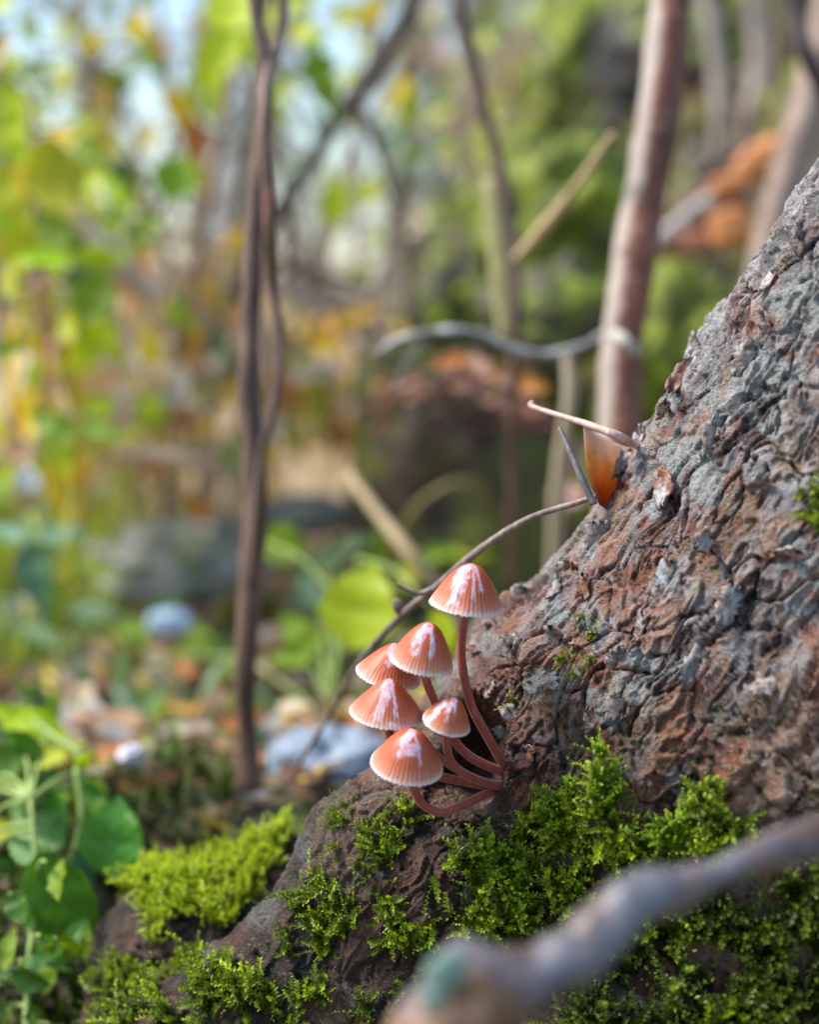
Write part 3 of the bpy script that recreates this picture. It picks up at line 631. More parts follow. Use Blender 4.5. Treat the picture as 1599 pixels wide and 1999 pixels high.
# ------------------------------------------------------------------ blurred branch in front
FB = [(850, 2190, 0.332), (858, 2070, 0.332), (872, 1985, 0.332), (905, 1945, 0.333), (960, 1938, 0.335), (1050, 1900, 0.338), (1130, 1850, 0.341), (1240, 1765, 0.345), (1330, 1738, 0.349), (1430, 1690, 0.354), (1530, 1655, 0.360), (1660, 1622, 0.368)]
fbm_ = stem_mat('wet_grey_branch', (.075, .045, .033), (.18, .19, .225), 60, .45, (1, 1, 1), ((.20, .11, .065), .46))
W = np.array([P(*p) for p in FB]); v, f = tube(W, [px2m(r_, p[2]) for r_, p in zip((112, 112, 104, 88, 74, 62, 50, 49, 38, 31, 34, 40), FB)], 140, 40, .62, .012, 4)
bo = obj('fallen_branch', None, None, None, W[3], 'out of focus wet grey branch lying across the bottom in front', 'branch')
obj('bark', mesh('bark', v-W[3], f), fbm_, bo)
LICH = stem_mat('teal_lichen', (.10, .20, .16), (.22, .36, .30), 200, .7, (1, 1, 1))
def blob(c, r, sq, seed, amp=.3, n=(14, 20)):
    a, b = np.meshgrid(np.linspace(0, math.pi, n[0]), np.linspace(0, 2*math.pi, n[1], endpoint=False), indexing='ij')
    d = np.stack([np.sin(a)*np.cos(b), np.sin(a)*np.sin(b), np.cos(a)], -1); k = 1 + amp*fbm(d.reshape(-1, 3)*1.8+seed, 3, seed).reshape(a.shape)
    v = (d*k[..., None]*np.array(sq)*r).reshape(-1, 3) + c; i, j = np.meshgrid(np.arange(n[0]-1), np.arange(n[1]), indexing='ij'); j2 = (j+1) % n[1]
    q = np.stack([i*n[1]+j, (i+1)*n[1]+j, (i+1)*n[1]+j2, i*n[1]+j2], -1).reshape(-1, 4); return v, np.vstack([q[:, :3], q[:, [0, 2, 3]]])
for (x, y, r_) in ((838, 1885, 36), (818, 1940, 24), (866, 1862, 20)):
    p = P(x+28, y+14, .3215); v, f = blob(p, px2m(r_, .32), (1, .35, 1.1), x); obj('lichen', mesh('lichen', v-W[3], f), LICH, bo)

# ------------------------------------------------------------------ saplings and sticks behind
SAPM = stem_mat('sapling_bark', (.06, .032, .022), (.17, .098, .066), 120, .5, (1, 1, .3), ((.24, .10, .065), .6))
def crust_mat():
    m = M('red_brown_bark'); n1 = m.noise(70, 4, .65, stretch=(1, 1, .5)); n2 = m.noise(45, 4, .6)
    k = m.mix(m.ramp(n1, [(.35, 0.), (.65, 1.)]), (.12, .038, .022), (.30, .10, .055))
    k = m.mix(m.ramp(m.noise(160, 3, .6, stretch=(.4, .4, 2.2)), [(.56, 0.), (.66, .75)]), k, (.34, .23, .17)); k = m.mix(m.ramp(m.noise(90, 4, .7), [(.56, 0.), (.7, .8)]), k, (.05, .025, .018))
    f = m.math('MULTIPLY_ADD', m.math('SUBTRACT', n2, .5), .9, m.attr('side'))
    k = m.mix(m.ramp(f, [(.74, 0.), (.92, .9)]), k, m.mix(n1, (.26, .20, .16), (.56, .50, .44)))
    m.set_b(Base__Color=k, Roughness=.55); m.bump(n1, .0015, .8); return m.m
REDM = crust_mat()
CREAM = stem_mat('lichen_crust', (.50, .44, .37), (.66, .62, .55), 90, .7, (1, 1, 1))
GREENST = stem_mat('green_stalk', (.22, .22, .08), (.34, .32, .14), 90)
STRAW = stem_mat('straw_stick', (.42, .30, .15), (.58, .44, .25), 90)
def stems(name, label, cat, specs, group=None, base=None):
    """specs: list of (partname, pts, radii px, mat)"""
    b0 = P(*specs[0][1][-1]) if base is None else base
    t = thing(name, label, cat, b0, group)
    for nm, pts, rr, mt in specs:
        W = np.array([P(*p) for p in pts]); v, f = tube(W, [px2m(r_, p[2]) for r_, p in zip(rr, pts)], None, 12, .16, .012, int(abs(pts[0][0]))+len(pts)); 
        if mt is REDM: cx = v[:-2].reshape(-1, 12, 3).mean(1).repeat(12, 0); sd_ = np.append(np.clip(.5 - .75*(v[:-2]-cx)[:, 0]/px2m(45, .72), 0, 1), [0, 0])
        obj(nm, mesh(nm, v-b0, f, True, dict(side=sd_) if mt is REDM else None), mt, t)
    return t, b0
SAP, SAPB = stems('sapling', 'slender dark sapling with two twining stems left of centre', 'tree', [
  ('trunk', [(486, -140, .655), (498, 20, .655), (516, 130, .655), (515, 240, .655), (500, 380, .655), (494, 500, .655), (488, 650, .655), (486, 780, .655), (494, 900, .655), (500, 990, .655), (490, 1100, .655), (484, 1220, .655), (478, 1340, .657), (482, 1440, .66), (486, 1540, .662)], (12, 12, 14, 17, 19, 19, 20, 21, 23, 24, 24, 22, 20, 20, 30), SAPM),
  ('stem', [(575, -140, .66), (556, 0, .66), (545, 90, .66), (524, 145, .65), (516, 250, .642), (524, 380, .642), (527, 470, .645), (533, 560, .652), (545, 640, .652), (542, 730, .65), (528, 820, .648), (512, 880, .648), (498, 1000, .646), (486, 1150, .646)], (10, 10, 10, 11, 10, 12, 12, 9, 9, 9, 10, 9, 7, 4), SAPM)])
stems('tree', 'straight reddish young tree behind the big leaning trunk, right of centre', 'tree', [
  ('trunk', [(1335, -200, .72), (1310, 0, .72), (1296, 150, .72), (1275, 300, .72), (1245, 460, .72), (1225, 600, .72), (1212, 720, .72), (1208, 860, .72), (1205, 1000, .72), (1205, 1300, .74)], (40, 41, 42, 42, 42, 41, 41, 43, 44, 50), REDM),
  ('knot', [(1200, 650, .699), (1222, 668, .696), (1244, 690, .70)], (9, 12, 7), CREAM)])
stems('tree', 'dark diagonal limb leaning across the upper middle background', 'tree', [('trunk', [(850, -120, .95), (805, 10, .95), (745, 110, .95), (690, 190, .95), (635, 270, .95), (590, 350, .95), (540, 420, .96), (470, 560, 1.0), (380, 900, 1.1)], (24, 22, 20, 18, 18, 16, 15, 13, 14), stem_mat('dark_limb', (.03, .024, .02), (.07, .05, .04), 60)),
   ('branch', [(690, 190, .95), (740, 300, .98), (790, 480, 1.0), (810, 640, 1.02)], (9, 9, 8, 7), stem_mat('brown_limb', (.16, .10, .07), (.26, .17, .12), 60))])
stems('sapling', 'thin reddish sapling bending down above the tallest mushroom', 'tree', [
  ('trunk', [(885, -100, .78), (900, 40, .78), (925, 140, .78), (952, 240, .78), (975, 330, .78), (995, 420, .78), (1006, 520, .78), (1008, 640, .78), (1004, 780, .79), (1000, 900, .80), (1000, 1150, .82)], (13, 14, 14, 13, 12, 12, 13, 13, 11, 10, 10), SAPM),
  ('branch', [(960, 350, .80), (972, 450, .80), (985, 560, .80), (990, 660, .80)], (20, 25, 24, 18), GREENST)])
twig('broken straw coloured stick pointing up beside the reddish tree', [(1196, 262, .705), (1150, 330, .72), (1090, 410, .74), (1040, 470, .76), (1008, 505, .77)], (5, 8, 11, 12, 8), STRAW, lump=.4)
twig('curved pale lichen-covered twig crossing behind the leaf', [(735, 690, .74), (780, 664, .735), (850, 648, .73), (930, 650, .73), (990, 676, .73), (1060, 692, .73), (1130, 678, .73), (1180, 650, .735)], (4, 8, 10, 8, 10, 8, 7, 5), stem_mat('lichen_twig', (.10, .085, .07), (.48, .51, .50), 110, .6, (1, 1, 1)), lump=.45, n=80, fork=[([(850, 648, .73), (800, 700, .74), (770, 760, .75)], (6, 5, 3))])
twig('pale upright stalk hanging below the curved lichen twig', [(1108, 690, .76), (1112, 780, .76), (1098, 880, .77), (1088, 980, .78), (1080, 1150, .80)], (11, 14, 15, 15, 14), stem_mat('pale_stalk', (.34, .28, .18), (.46, .39, .27), 90))
twig('tan diagonal stick leaning in front of the rotten stump', [(680, 925, .82), (740, 1005, .81), (800, 1080, .80), (850, 1140, .80)], (9, 12, 13, 10), STRAW)
twig('arched yellowish stem in front of the dark stump', [(740, 1130, .90), (800, 1010, .88), (860, 955, .87), (920, 945, .87), (965, 990, .88), (985, 1060, .90)], (6, 7, 8, 8, 8, 7), stem_mat('arch_stem', (.15, .13, .03), (.24, .20, .05), 90))
stems('tree', 'brown trunk at the right edge behind the leaning tree', 'tree', [('trunk', [(1640, -60, .9), (1600, 120, .9), (1565, 260, .9), (1535, 360, .9), (1505, 460, .9), (1480, 600, .9), (1470, 900, .95)], (40, 40, 40, 38, 34, 34, 36), stem_mat('edge_trunk', (.20, .12, .09), (.36, .28, .22), 60)),
   ('branch', [(1520, -120, .8), (1552, 30, .8), (1580, 120, .8), (1640, 240, .82)], (18, 18, 18, 18), stem_mat('edge_branch', (.05, .04, .035), (.10, .07, .06), 60))])
for i, pts in enumerate([[(1370, -60, 1.1), (1400, 120, 1.1), (1405, 260, 1.1), (1395, 420, 1.12), (1390, 800, 1.2)], [(1470, -40, 1.15), (1480, 120, 1.15), (1465, 240, 1.15), (1440, 420, 1.2), (1420, 800, 1.25)], [(1130, -60, 1.5), (1090, 160, 1.5), (1040, 300, 1.5), (1010, 420, 1.55), (980, 700, 1.6)]]):
    stems('tree', ['thin grey trunk just right of the reddish tree, farther back', 'second thin grey trunk between the reddish tree and the edge trunk', 'slanting olive trunk above the mossy bank, far back'][i], 'tree', [('trunk', pts, (17, 18, 17, 18, 20), stem_mat('far_trunk', (.22, .17, .14), (.38, .32, .27), 60))])
twig('pale grey stick lying between the reddish tree and the orange wood', [(1270, 480, .93), (1320, 440, .95), (1390, 385, .97), (1430, 350, .98)], (14, 15, 13, 9), PALETW)
twig('dark twig slanting over the orange wood block', [(1360, 345, 1.0), (1420, 310, 1.0), (1480, 285, 1.0), (1530, 250, 1.0)], (15, 17, 12, 8), stem_mat('dark_slant', (.05, .03, .03), (.10, .06, .05), 60))
twig('thin green stem slanting on the mossy bank', [(1180, 560, 1.0), (1120, 620, 1.0), (1060, 690, 1.0)], (9, 9, 8), GREENST)
twig('pink-red twig lying on the litter behind the moss cushion', [(240, 1548, .70), (330, 1540, .70), (430, 1530, .70), (520, 1528, .70)], (9, 11, 11, 8), stem_mat('pink_twig', (.60, .20, .16), (.72, .30, .24), 100))
twig('pale blade-like stick slanting down at the upper left', [(60, 375, .95), (140, 430, .95), (220, 510, .95), (300, 585, .97)], (20, 30, 30, 20), stem_mat('pale_blade', (.60, .44, .34), (.74, .60, .50), 60))
twig('horizontal tan stick in the left middle distance', [(225, 880, .9), (300, 888, .9), (370, 900, .9), (440, 930, .92)], (16, 20, 18, 12), stem_mat('tan_stick', (.55, .36, .22), (.70, .50, .34), 60))
twig('brown stick lying flat on the ground left of the sapling', [(60, 1330, .9), (200, 1338, .9), (330, 1350, .9), (430, 1345, .9)], (12, 15, 14, 10), stem_mat('ground_stick', (.20, .10, .07), (.32, .18, .13), 60))
twig('brown horizontal stick on the ground right of the sapling', [(520, 1300, .95), (600, 1310, .93), (680, 1318, .92), (760, 1330, .92)], (12, 15, 15, 12), stem_mat('ground_stick_two', (.22, .12, .09), (.34, .22, .17), 60))
for i, (a, b, r_, D) in enumerate([((360, 480), (720, 560), 7, 1.0), ((560, 520), (770, 680), 7, 1.05), ((600, 560), (740, 690), 9, 1.1), ((130, 10), (240, 230), 22, 1.5), ((700, 240), (880, 20), 12, 1.6), ((150, 230), (330, 90), 7, 1.3), ((560, 10), (660, 260), 8, 1.2), ((450, 250), (300, 420), 6, 1.2)]):
    lab = ['thin brown twig crossing the sapling at mid height', 'thin greyish twig slanting toward the rotten stump', 'grey twig above the rotten stump, lower of the slanting pair', 'broad brown blurred limb in the top left corner', 'far blurred limb parallel to the dark diagonal limb', 'fine bare twig among the pale gaps at upper left', 'thin dark twig right of the forked sapling top', 'fine bare twig left of the forked sapling'][i]
    mid = ((a[0]+b[0])/2+random.uniform(-14, 14), (a[1]+b[1])/2+random.uniform(-14, 14))
    twig(lab, [(*a, D), (*mid, D), (*b, D)], (r_*.7, r_, r_*1.1), SAPM if i != 1 and i != 2 else GREYTW)

def tangle(label, base, n, x0, x1, y0, y1, D, mt, seed, rr=(3, 7)):
    r = random.Random(seed); b0 = P(*base); t = thing('bare_shrub', label, 'shrub', b0)
    for _ in range(n):
        xa = r.uniform(x0, x1); ya = r.uniform(y0, y1); d = D*r.uniform(.93, 1.1); a = r.gauss(0, .75); l_ = r.uniform(260, 560)
        p = [(base[0]*.35+xa*.65 + r.gauss(0, 30), min(base[1], ya+l_*.5+r.uniform(100, 300)), d), (xa, ya, d), (xa+math.sin(a)*l_*.5+r.gauss(0, 14), ya-math.cos(a)*l_*.35, d), (xa+math.sin(a)*l_+r.gauss(0, 20), ya-math.cos(a)*l_*.8, d)]
        q = r.uniform(*rr); v, f = tube([P(*z) for z in p], [px2m(k_*q, d) for k_ in (1.3, 1., .7, .35)], 22, 7, .25, .01, seed); obj('branch', mesh('branch', v-b0, f), mt, t)
TG = stem_mat('tangle_grey', (.16, .13, .11), (.34, .30, .27), 90); TB = stem_mat('tangle_brown', (.09, .055, .04), (.20, .13, .09), 90); TT_ = stem_mat('tangle_tan', (.34, .24, .15), (.52, .40, .28), 90)
tangle('tangle of thin grey twigs behind the sapling, between it and the stump', (720, 900, 1.2), 22, 520, 860, 250, 620, 1.2, TG, 71)
tangle('thin dark twigs spreading behind the upper left leaves', (260, 1000, 1.25), 12, 20, 480, 150, 600, 1.25, TB, 72)
tangle('tan dry twigs among the yellow leaves at mid left', (330, 1050, 1.0), 18, 120, 620, 560, 820, 1.0, TT_, 73, (3, 6))
tangle('thin brown twigs standing on the bank under the upper right', (1330, 800, 1.3), 16, 1050, 1520, 60, 420, 1.3, TB, 74)

# ------------------------------------------------------------------ leaves
def leaf_shape(kind, seed=0):
    n = 9; V = []; f = []
    prof = {'round': [.02, .55, .86, 1.0, .98, .88, .66, .34, .0], 'ovate': [.02, .42, .62, .66, .60, .50, .36, .18, 0.], 'long': [.02, .12, .16, .17, .16, .14, .11, .06, 0.], 'ivy': [.05, .85, 1.0, .62, .78, .55, .34, .18, 0.], 'oak': [.02, .3, .62, .4, .75, .45, .6, .3, 0.]}[kind]
    r = np.random.default_rng(seed)
    for i in range(n):
        y = i/(n-1); hw = prof[i]*.5; b = -.16*(y-.4)**2 + .03*r.normal()*.6
        for s, z in ((-1, .10), (-.5, .04), (0, 0), (.5, .04), (1, .10)):
            V.append((s*hw, y-.5, b + z*hw*2.2 + .015*r.normal()))
    V = np.array(V)
    for i in range(n-1):
        for j in range(4): f.append((i*5+j, (i*5+j)+1, (i+1)*5+j+1, (i+1)*5+j))
    return mesh('leaf_'+kind, V, f)
SHAPES = {k_: [leaf_shape(k_, s) for s in range(3)] for k_ in ('round', 'ovate', 'long', 'ivy', 'oak')}
_lm = {}
def leaf_data(kind, mat, i):
    key = (kind, mat, i % 3)
    if key not in _lm:
        me = SHAPES[kind][i % 3].copy(); me.materials.append(LM[mat]); _lm[key] = me
    return _lm[key]
_li = 0
def place_leaf(center, ln, wd, rot, mat, kind='ovate', parent=None, pb=None, yaw=None, pitch=None, name='leaf', **kw):
    """rot: clockwise angle in degrees of the tip from up, seen from the camera side; yaw/pitch turn the face away"""
    global _li; _li += 1
    yaw = random.uniform(-62, 25) if yaw is None else yaw - 12; pitch = -(random.uniform(-12, 42) if pitch is None else pitch)
    Mx = Matrix(((1, 0, 0), (0, 0, -1), (0, 1, 0))).to_4x4()          # leaf plane XY -> world XZ, normal to the camera
    Mr = Matrix.Rotation(math.radians(yaw), 4, 'Z') @ Matrix.Rotation(math.radians(pitch), 4, 'X') @ Matrix.Rotation(math.radians(rot), 4, 'Y') @ Mx
    loc = np.asarray(center) - (pb if pb is not None else 0)
    o = obj(name, leaf_data(kind, mat, _li), None, parent, None, **kw)
    o.matrix_world if False else None
    o.matrix_basis = Matrix.Translation(Vector([float(a) for a in loc])) @ Mr @ Matrix.Diagonal((wd, ln, max(wd, ln), 1))
    return o
def plant(name, label, cat, stemlist, leaves, smat, group=None, petioles=True):
    """stemlist: pts (px,py,D)+radius lists; leaves: (px,py,D,len px,wid px,rot,mat,kind)"""
    b0 = P(*stemlist[0][0][-1]); t = thing(name, label, cat, b0, group); allp = []
    for pts, rr in stemlist:
        W = np.array([P(*p) for p in pts]); v, f = tube(W, [px2m(r_, p[2]) for r_, p in zip(rr, pts)], None, 8, .1, .01, len(pts)); obj('stem', mesh('stem', v-b0, f), smat, t); allp.append(catmull(W, 30))
    allp = np.vstack(allp); pet = []
    for (x, y, D, ln, wd, rot, mt, kd, *rest) in leaves:
        c = P(x, y, D); l_ = px2m(ln, D); place_leaf(c, l_, px2m(wd, D), rot, mt, kd, t, b0, *(rest if rest else ()))
        a = math.radians(rot); bse = c - (R*math.sin(a) + U*math.cos(a))*l_*.47
        k = np.argmin(((allp-bse)**2).sum(1)); d = np.linalg.norm(allp[k]-bse)
        if petioles and d < .12: mid = (bse+allp[k])/2 + np.array((0, 0, .1*d)); pet.append(tube([bse, mid, allp[k]], [.0006, .0007, .0009], 7, 5))
    if pet: v, f = join(pet); obj('twigs', mesh('twigs', v-b0, f), smat, t, kind='stuff')
    return t
def rand_leaves(n, cx, cy, sx, sy, D, dD, ln, mats, kinds=('ovate',), aspect=(.55, .8)):
    out = []
    for _ in range(n):
        d = max(.62, random.gauss(D, dD)); l_ = ln*random.uniform(.6, 1.25)
        out.append((random.gauss(cx, sx), random.gauss(cy, sy), d, l_, l_*random.uniform(*aspect), random.uniform(-180, 180), random.choice(mats), random.choice(kinds)))
    return out
def low_leaves(n, cx, cy, sx, sy, D, ln, mats, kinds):
    return [(random.gauss(cx, sx), random.gauss(cy, sy), random.uniform(D-.01, D+.015), l_, l_*random.uniform(.55, .8), random.uniform(-180, 180), random.choice(mats), random.choice(kinds)) for l_ in [ln*random.uniform(.6, 1.25) for _ in range(n)]]
BR = stem_mat('shrub_stem', (.22, .15, .10), (.36, .27, .19), 90)
GS = stem_mat('herb_stem', (.20, .30, .06), (.32, .42, .12), 90)
# glossy round-leaved plant, bottom left
plant('plant', 'low plant with glossy dark green round leaves at the bottom left', 'plant', [([(150, 1500, .615), (158, 1600, .61), (130, 1700, .60), (70, 1850, .60), (20, 1990, .6)], (7, 7, 6, 9, 10))],
  [(218, 1630, .60, 160, 130, 8, 'gls', 'round', 12, 10), (75, 1612, .61, 140, 155, -70, 'gls', 'round', -10, 25), (120, 1765, .585, 240, 155, 160, 'gls', 'round', 15, -8), (160, 1745, .60, 190, 90, 172, 'teal', 'ovate', 35, 0), (30, 1900, .60, 180, 110, 30, 'dkg', 'ovate')], GS)
plant('plant', 'yellow-green leafy sprig above the glossy leaves at lower left', 'plant', [([(30, 1380, .68), (110, 1440, .66), (155, 1475, .65), (152, 1560, .65), (150, 1660, .65)], (6, 7, 8, 9, 9))],
  [(55, 1420, .67, 190, 130, -60, 'lime', 'ovate', 10, 30), (110, 1470, .66, 130, 80, 60, 'yg', 'ovate', 0, 40), (20, 1500, .68, 120, 80, -100, 'grn', 'ovate'), (165, 1480, .645, 50, 40, 60, 'lime', 'ovate'), (100, 1390, .7, 110, 60, 20, 'grn', 'ovate')], GS)
plant('plant', 'broad bluish green leaves on the ground left of the yellow sprig', 'plant', [([(230, 1350, .85), (250, 1420, .84), (270, 1500, .84)], (6, 7, 8))],
  [(250, 1390, .80, 190, 90, -35, 'teal', 'ovate', 0, 40), (290, 1450, .79, 150, 70, 100, 'dkg', 'ovate', 0, 40), (210, 1440, .8, 120, 70, -90, 'dkg', 'ovate', 0, 45), (330, 1400, .84, 110, 60, 70, 'grn', 'ovate', 10, 50)], GS)
plant('seedling', 'green leaved seedling with a large teal leaf at the left edge', 'plant', [([(60, 1000, .85), (90, 1080, .84), (110, 1200, .84), (120, 1330, .84)], (6, 7, 8, 8))],
  [(70, 1130, .80, 160, 105, 165, 'teal', 'ovate', 10, 10), (120, 1045, .83, 130, 75, 80, 'teal', 'ovate', 0, 45), (20, 1040, .84, 110, 70, -70, 'teal', 'ovate', 0, 40), (190, 1110, .86, 120, 70, 110, 'grn', 'ovate', 0, 45), (110, 1185, .83, 120, 60, 190, 'grn', 'ovate', 20, 20), (190, 1200, .88, 130, 80, 90, 'teal', 'ovate', 0, 60), (270, 1230, .9, 130, 80, 70, 'grn', 'ovate', 0, 60), (330, 1180, .95, 110, 70, 30, 'teal', 'ovate', 0, 50), (380, 1240, .9, 120, 70, 110, 'grn', 'ovate', 0, 60), (60, 1240, .85, 130, 80, -60, 'dkg', 'ovate', 0, 60)], GS)
plant('seedling', 'seedling with one very large lime leaf behind the mushrooms', 'plant', [([(700, 1090, .74), (690, 1180, .75), (660, 1290, .76), (640, 1400, .77)], (5, 6, 7, 8))],
  [(706, 1182, .72, 180, 165, 8, 'lime', 'round', -8, 14), (555, 1062, .80, 95, 85, 100, 'grn', 'round', 0, 15), (580, 1235, .78, 120, 90, -40, 'grn', 'ivy', 0, 20), (680, 1065, .85, 130, 80, 60, 'dkg', 'ovate', 0, 40), (600, 1150, .88, 110, 80, -30, 'teal', 'ovate', 0, 40), (860, 1080, .85, 110, 60, 70, 'grn', 'ovate', 10, 40), (800, 1110, .84, 100, 70, 20, 'yg', 'ovate', 10, 40), (870, 1235, .70, 110, 70, 150, 'yg', 'ovate', 0, 10), (620, 1100, .9, 110, 70, -80, 'dkg', 'ovate', 0, 50), (740, 1060, .95, 120, 70, 30, 'grn', 'ovate'), (380, 1270, .84, 90, 60, 80, 'grn', 'ovate', 0, 40), (560, 1290, .82, 100, 70, -80, 'grn', 'ovate', 0, 60), (930, 1080, .95, 100, 70, 80, 'yg', 'ovate', 0, 50)], GS)
# upper shrub with round green leaves
plant('shrub', 'bare-stemmed shrub with sparse round green leaves across the top', 'shrub', [
   ([(455, -60, .98), (440, 200, .98), (400, 420, .98), (350, 700, 1.0), (320, 1000, 1.02), (320, 1250, 1.02)], (6, 7, 9, 10, 12, 13)),
   ([(760, -50, 1.0), (700, 200, 1.0), (640, 480, 1.0), (480, 800, 1.01), (330, 1150, 1.02)], (6, 7, 8, 9, 10)),
   ([(260, 300, .98), (330, 520, .99), (350, 800, 1.0)], (5, 6, 8))],
  [(345, 345, .93, 105, 95, 20, 'grn', 'round', 8, 8), (232, 370, .95, 130, 70, 190, 'dkg', 'ovate', 20, 5), (235, 420, .95, 110, 80, 130, 'grn', 'ovate'), (425, 125, .93, 150, 95, 200, 'yg', 'ivy', 0, 5), (470, 110, .94, 120, 80, 70, 'grn', 'ovate', 0, 20), (455, 15, .93, 110, 120, 0, 'yg', 'round', 0, 20), (560, 20, .98, 110, 80, 60, 'yg', 'ovate'),
   (635, 175, .93, 150, 80, 160, 'grn', 'ivy', 10, 5), (615, 110, .95, 100, 60, 20, 'grn', 'ovate'), (655, 390, .93, 115, 85, 5, 'yg', 'ovate', 10, 5), (400, 130, .96, 100, 80, -30, 'yg', 'ovate'), (420, 190, .94, 100, 50, 185, 'yg', 'ovate', 0, 5), (680, 30, 1.0, 120, 80, 90, 'yg', 'ovate'), (725, 20, 1.0, 110, 70, 30, 'yel', 'ovate'), (60, 150, 1.05, 100, 50, -80, 'grn', 'ovate', 0, 30), (600, 65, 1.0, 90, 70, 100, 'yg', 'ovate'), (280, 440, .97, 90, 60, 60, 'grn', 'ovate'), (210, 330, 1., 70, 50, 20, 'grn', 'ovate'), (730, 370, 1.05, 80, 60, 40, 'yg', 'ovate'), (775, 270, 1.1, 80, 70, 40, 'teal', 'ovate'), (800, 200, 1.1, 90, 60, 0, 'yg', 'ovate')], BR)
plant('shrub', 'orange and yellow autumn shrub in the upper left behind green leaves', 'shrub', [([(300, -40, 1.15), (340, 200, 1.15), (380, 420, 1.15), (400, 800, 1.17), (390, 1150, 1.2)], (6, 8, 9, 11, 12))],
  [(355, 225, 1.05, 140, 75, 150, 'yel', 'ovate', 10, 5), (385, 290, 1.05, 130, 80, 175, 'org', 'ovate', 20, 5), (400, 360, 1.05, 110, 60, 160, 'yel', 'ovate', 20, 5), (300, 80, 1.05, 100, 60, 130, 'yel', 'ovate'), (320, 95, 1.04, 60, 40, 120, 'org', 'ovate'), (270, 60, 1.1, 90, 60, 100, 'yg', 'ovate'), (340, 470, 1.1, 100, 50, 60, 'pale', 'ovate'), (420, 500, 1.1, 120, 60, 100, 'tan', 'ovate'), (440, 560, 1.1, 120, 70, 130, 'tan', 'ovate')] + rand_leaves(34, 360, 620, 120, 80, 1.12, .06, 90, ['tan', 'pale', 'org', 'yel', 'yel']), BR)
plant('shrub', 'big yellow-green shrub filling the left edge', 'shrub', [([(60, 200, .88), (70, 420, .88), (80, 700, .9), (90, 950, .92), (100, 1200, .94)], (7, 9, 10, 11, 12)), ([(-60, 300, .9), (-10, 600, .9), (60, 1000, .92)], (7, 8, 9))],
  [(30, 280, .85, 150, 110, 160, 'yg', 'ovate', 0, 5), (110, 345, .84, 130, 150, 80, 'yg', 'round', 10, 5), (70, 330, .85, 130, 110, 20, 'yel', 'ovate'), (30, 400, .85, 190, 120, 150, 'yg', 'ovate', 0, 5), (120, 460, .83, 140, 105, 120, 'grn', 'ovate', 0, 10), (60, 480, .85, 150, 120, 60, 'yg', 'ovate', 0, 5), (185, 580, .83, 110, 100, 30, 'grn', 'round', 5, 8), (70, 545, .84, 60, 50, 60, 'brn', 'ovate'), (20, 540, .86, 110, 80, -30, 'yg', 'ovate'), (150, 540, .9, 90, 60, 60, 'teal', 'ovate'), (150, 660, .85, 150, 60, 185, 'yg', 'ovate', 30, 5), (215, 680, .86, 90, 60, 120, 'yg', 'ovate'), (100, 830, .82, 130, 100, -60, 'grn', 'ovate', 0, 20), (195, 840, .83, 110, 70, 110, 'grn', 'ovate', 0, 30), (120, 900, .82, 150, 80, 180, 'yg', 'ovate', 0, 5), (110, 960, .82, 130, 50, 170, 'yel', 'ovate', 20, 5), (30, 880, .86, 110, 80, -90, 'tan', 'ovate'), (55, 935, .80, 60, 55, 0, 'wht', 'round', 0, 0), (290, 790, .9, 90, 70, 30, 'yg', 'ovate'), (250, 850, .9, 100, 60, 60, 'yg', 'ovate')] + rand_leaves(46, 70, 430, 80, 150, .93, .05, 120, ['yg', 'yg', 'grn', 'yel', 'lime', 'lime']) + rand_leaves(26, 110, 780, 80, 110, .93, .05, 100, ['yel', 'yg', 'org', 'yel', 'lime', 'grn']), BR)
plant('plant', 'clump of upright yellow and orange blades at the left edge', 'plant', [([(80, 700, .86), (90, 900, .87), (100, 1150, .88)], (5, 6, 8))],
  [((x0+x1)/2, (y0+y1)/2, .86+.01*i, y1-y0, wd*4.2, (x0-x1)*.2, mt, 'long', random.uniform(-15, 15), random.uniform(-8, 8)) for i, (x0, x1, y0, y1, mt, wd) in enumerate([(60, 75, 560, 760, 'yel', 26), (100, 85, 540, 850, 'org', 24), (30, 20, 560, 800, 'yel', 30), (130, 140, 600, 900, 'yg', 28), (5, 40, 640, 900, 'org', 24), (165, 150, 640, 980, 'yel', 30), (200, 235, 560, 900, 'pale', 26), (240, 250, 600, 820, 'pale', 34), (120, 100, 640, 1000, 'lime', 24), (180, 140, 900, 1040, 'org', 30)])], GS, None, False)
plant('shrub', 'yellowing shrub of mixed leaves behind the dark sapling', 'shrub', [([(560, 640, 1.12), (540, 780, 1.12), (520, 950, 1.14), (510, 1150, 1.15)], (6, 7, 9, 10))],
  [(440, 700, .98, 130, 60, 150, 'teal', 'ovate', 10, 5), (460, 900, .98, 120, 70, 190, 'grn', 'ovate', 10, 5), (430, 780, 1.0, 90, 60, 40, 'yel', 'ovate'), (350, 790, 1.0, 100, 60, 120, 'org', 'ovate'), (370, 830, 1.0, 80, 50, 70, 'org', 'ovate'), (600, 750, 1.05, 90, 70, 60, 'yel', 'ovate'), (580, 860, 1.05, 110, 60, 150, 'yg', 'ovate'), (560, 790, 1.05, 110, 60, 110, 'yel', 'ovate'), (280, 720, 1.05, 110, 60, 120, 'yg', 'ovate'), (620, 660, 1.1, 100, 70, 20, 'yel', 'ovate')] + rand_leaves(130, 440, 730, 180, 95, 1.08, .08, 84, ['yel', 'tan', 'pale', 'yel', 'org', 'pale', 'lime', 'yel', 'wht', 'org']), BR)
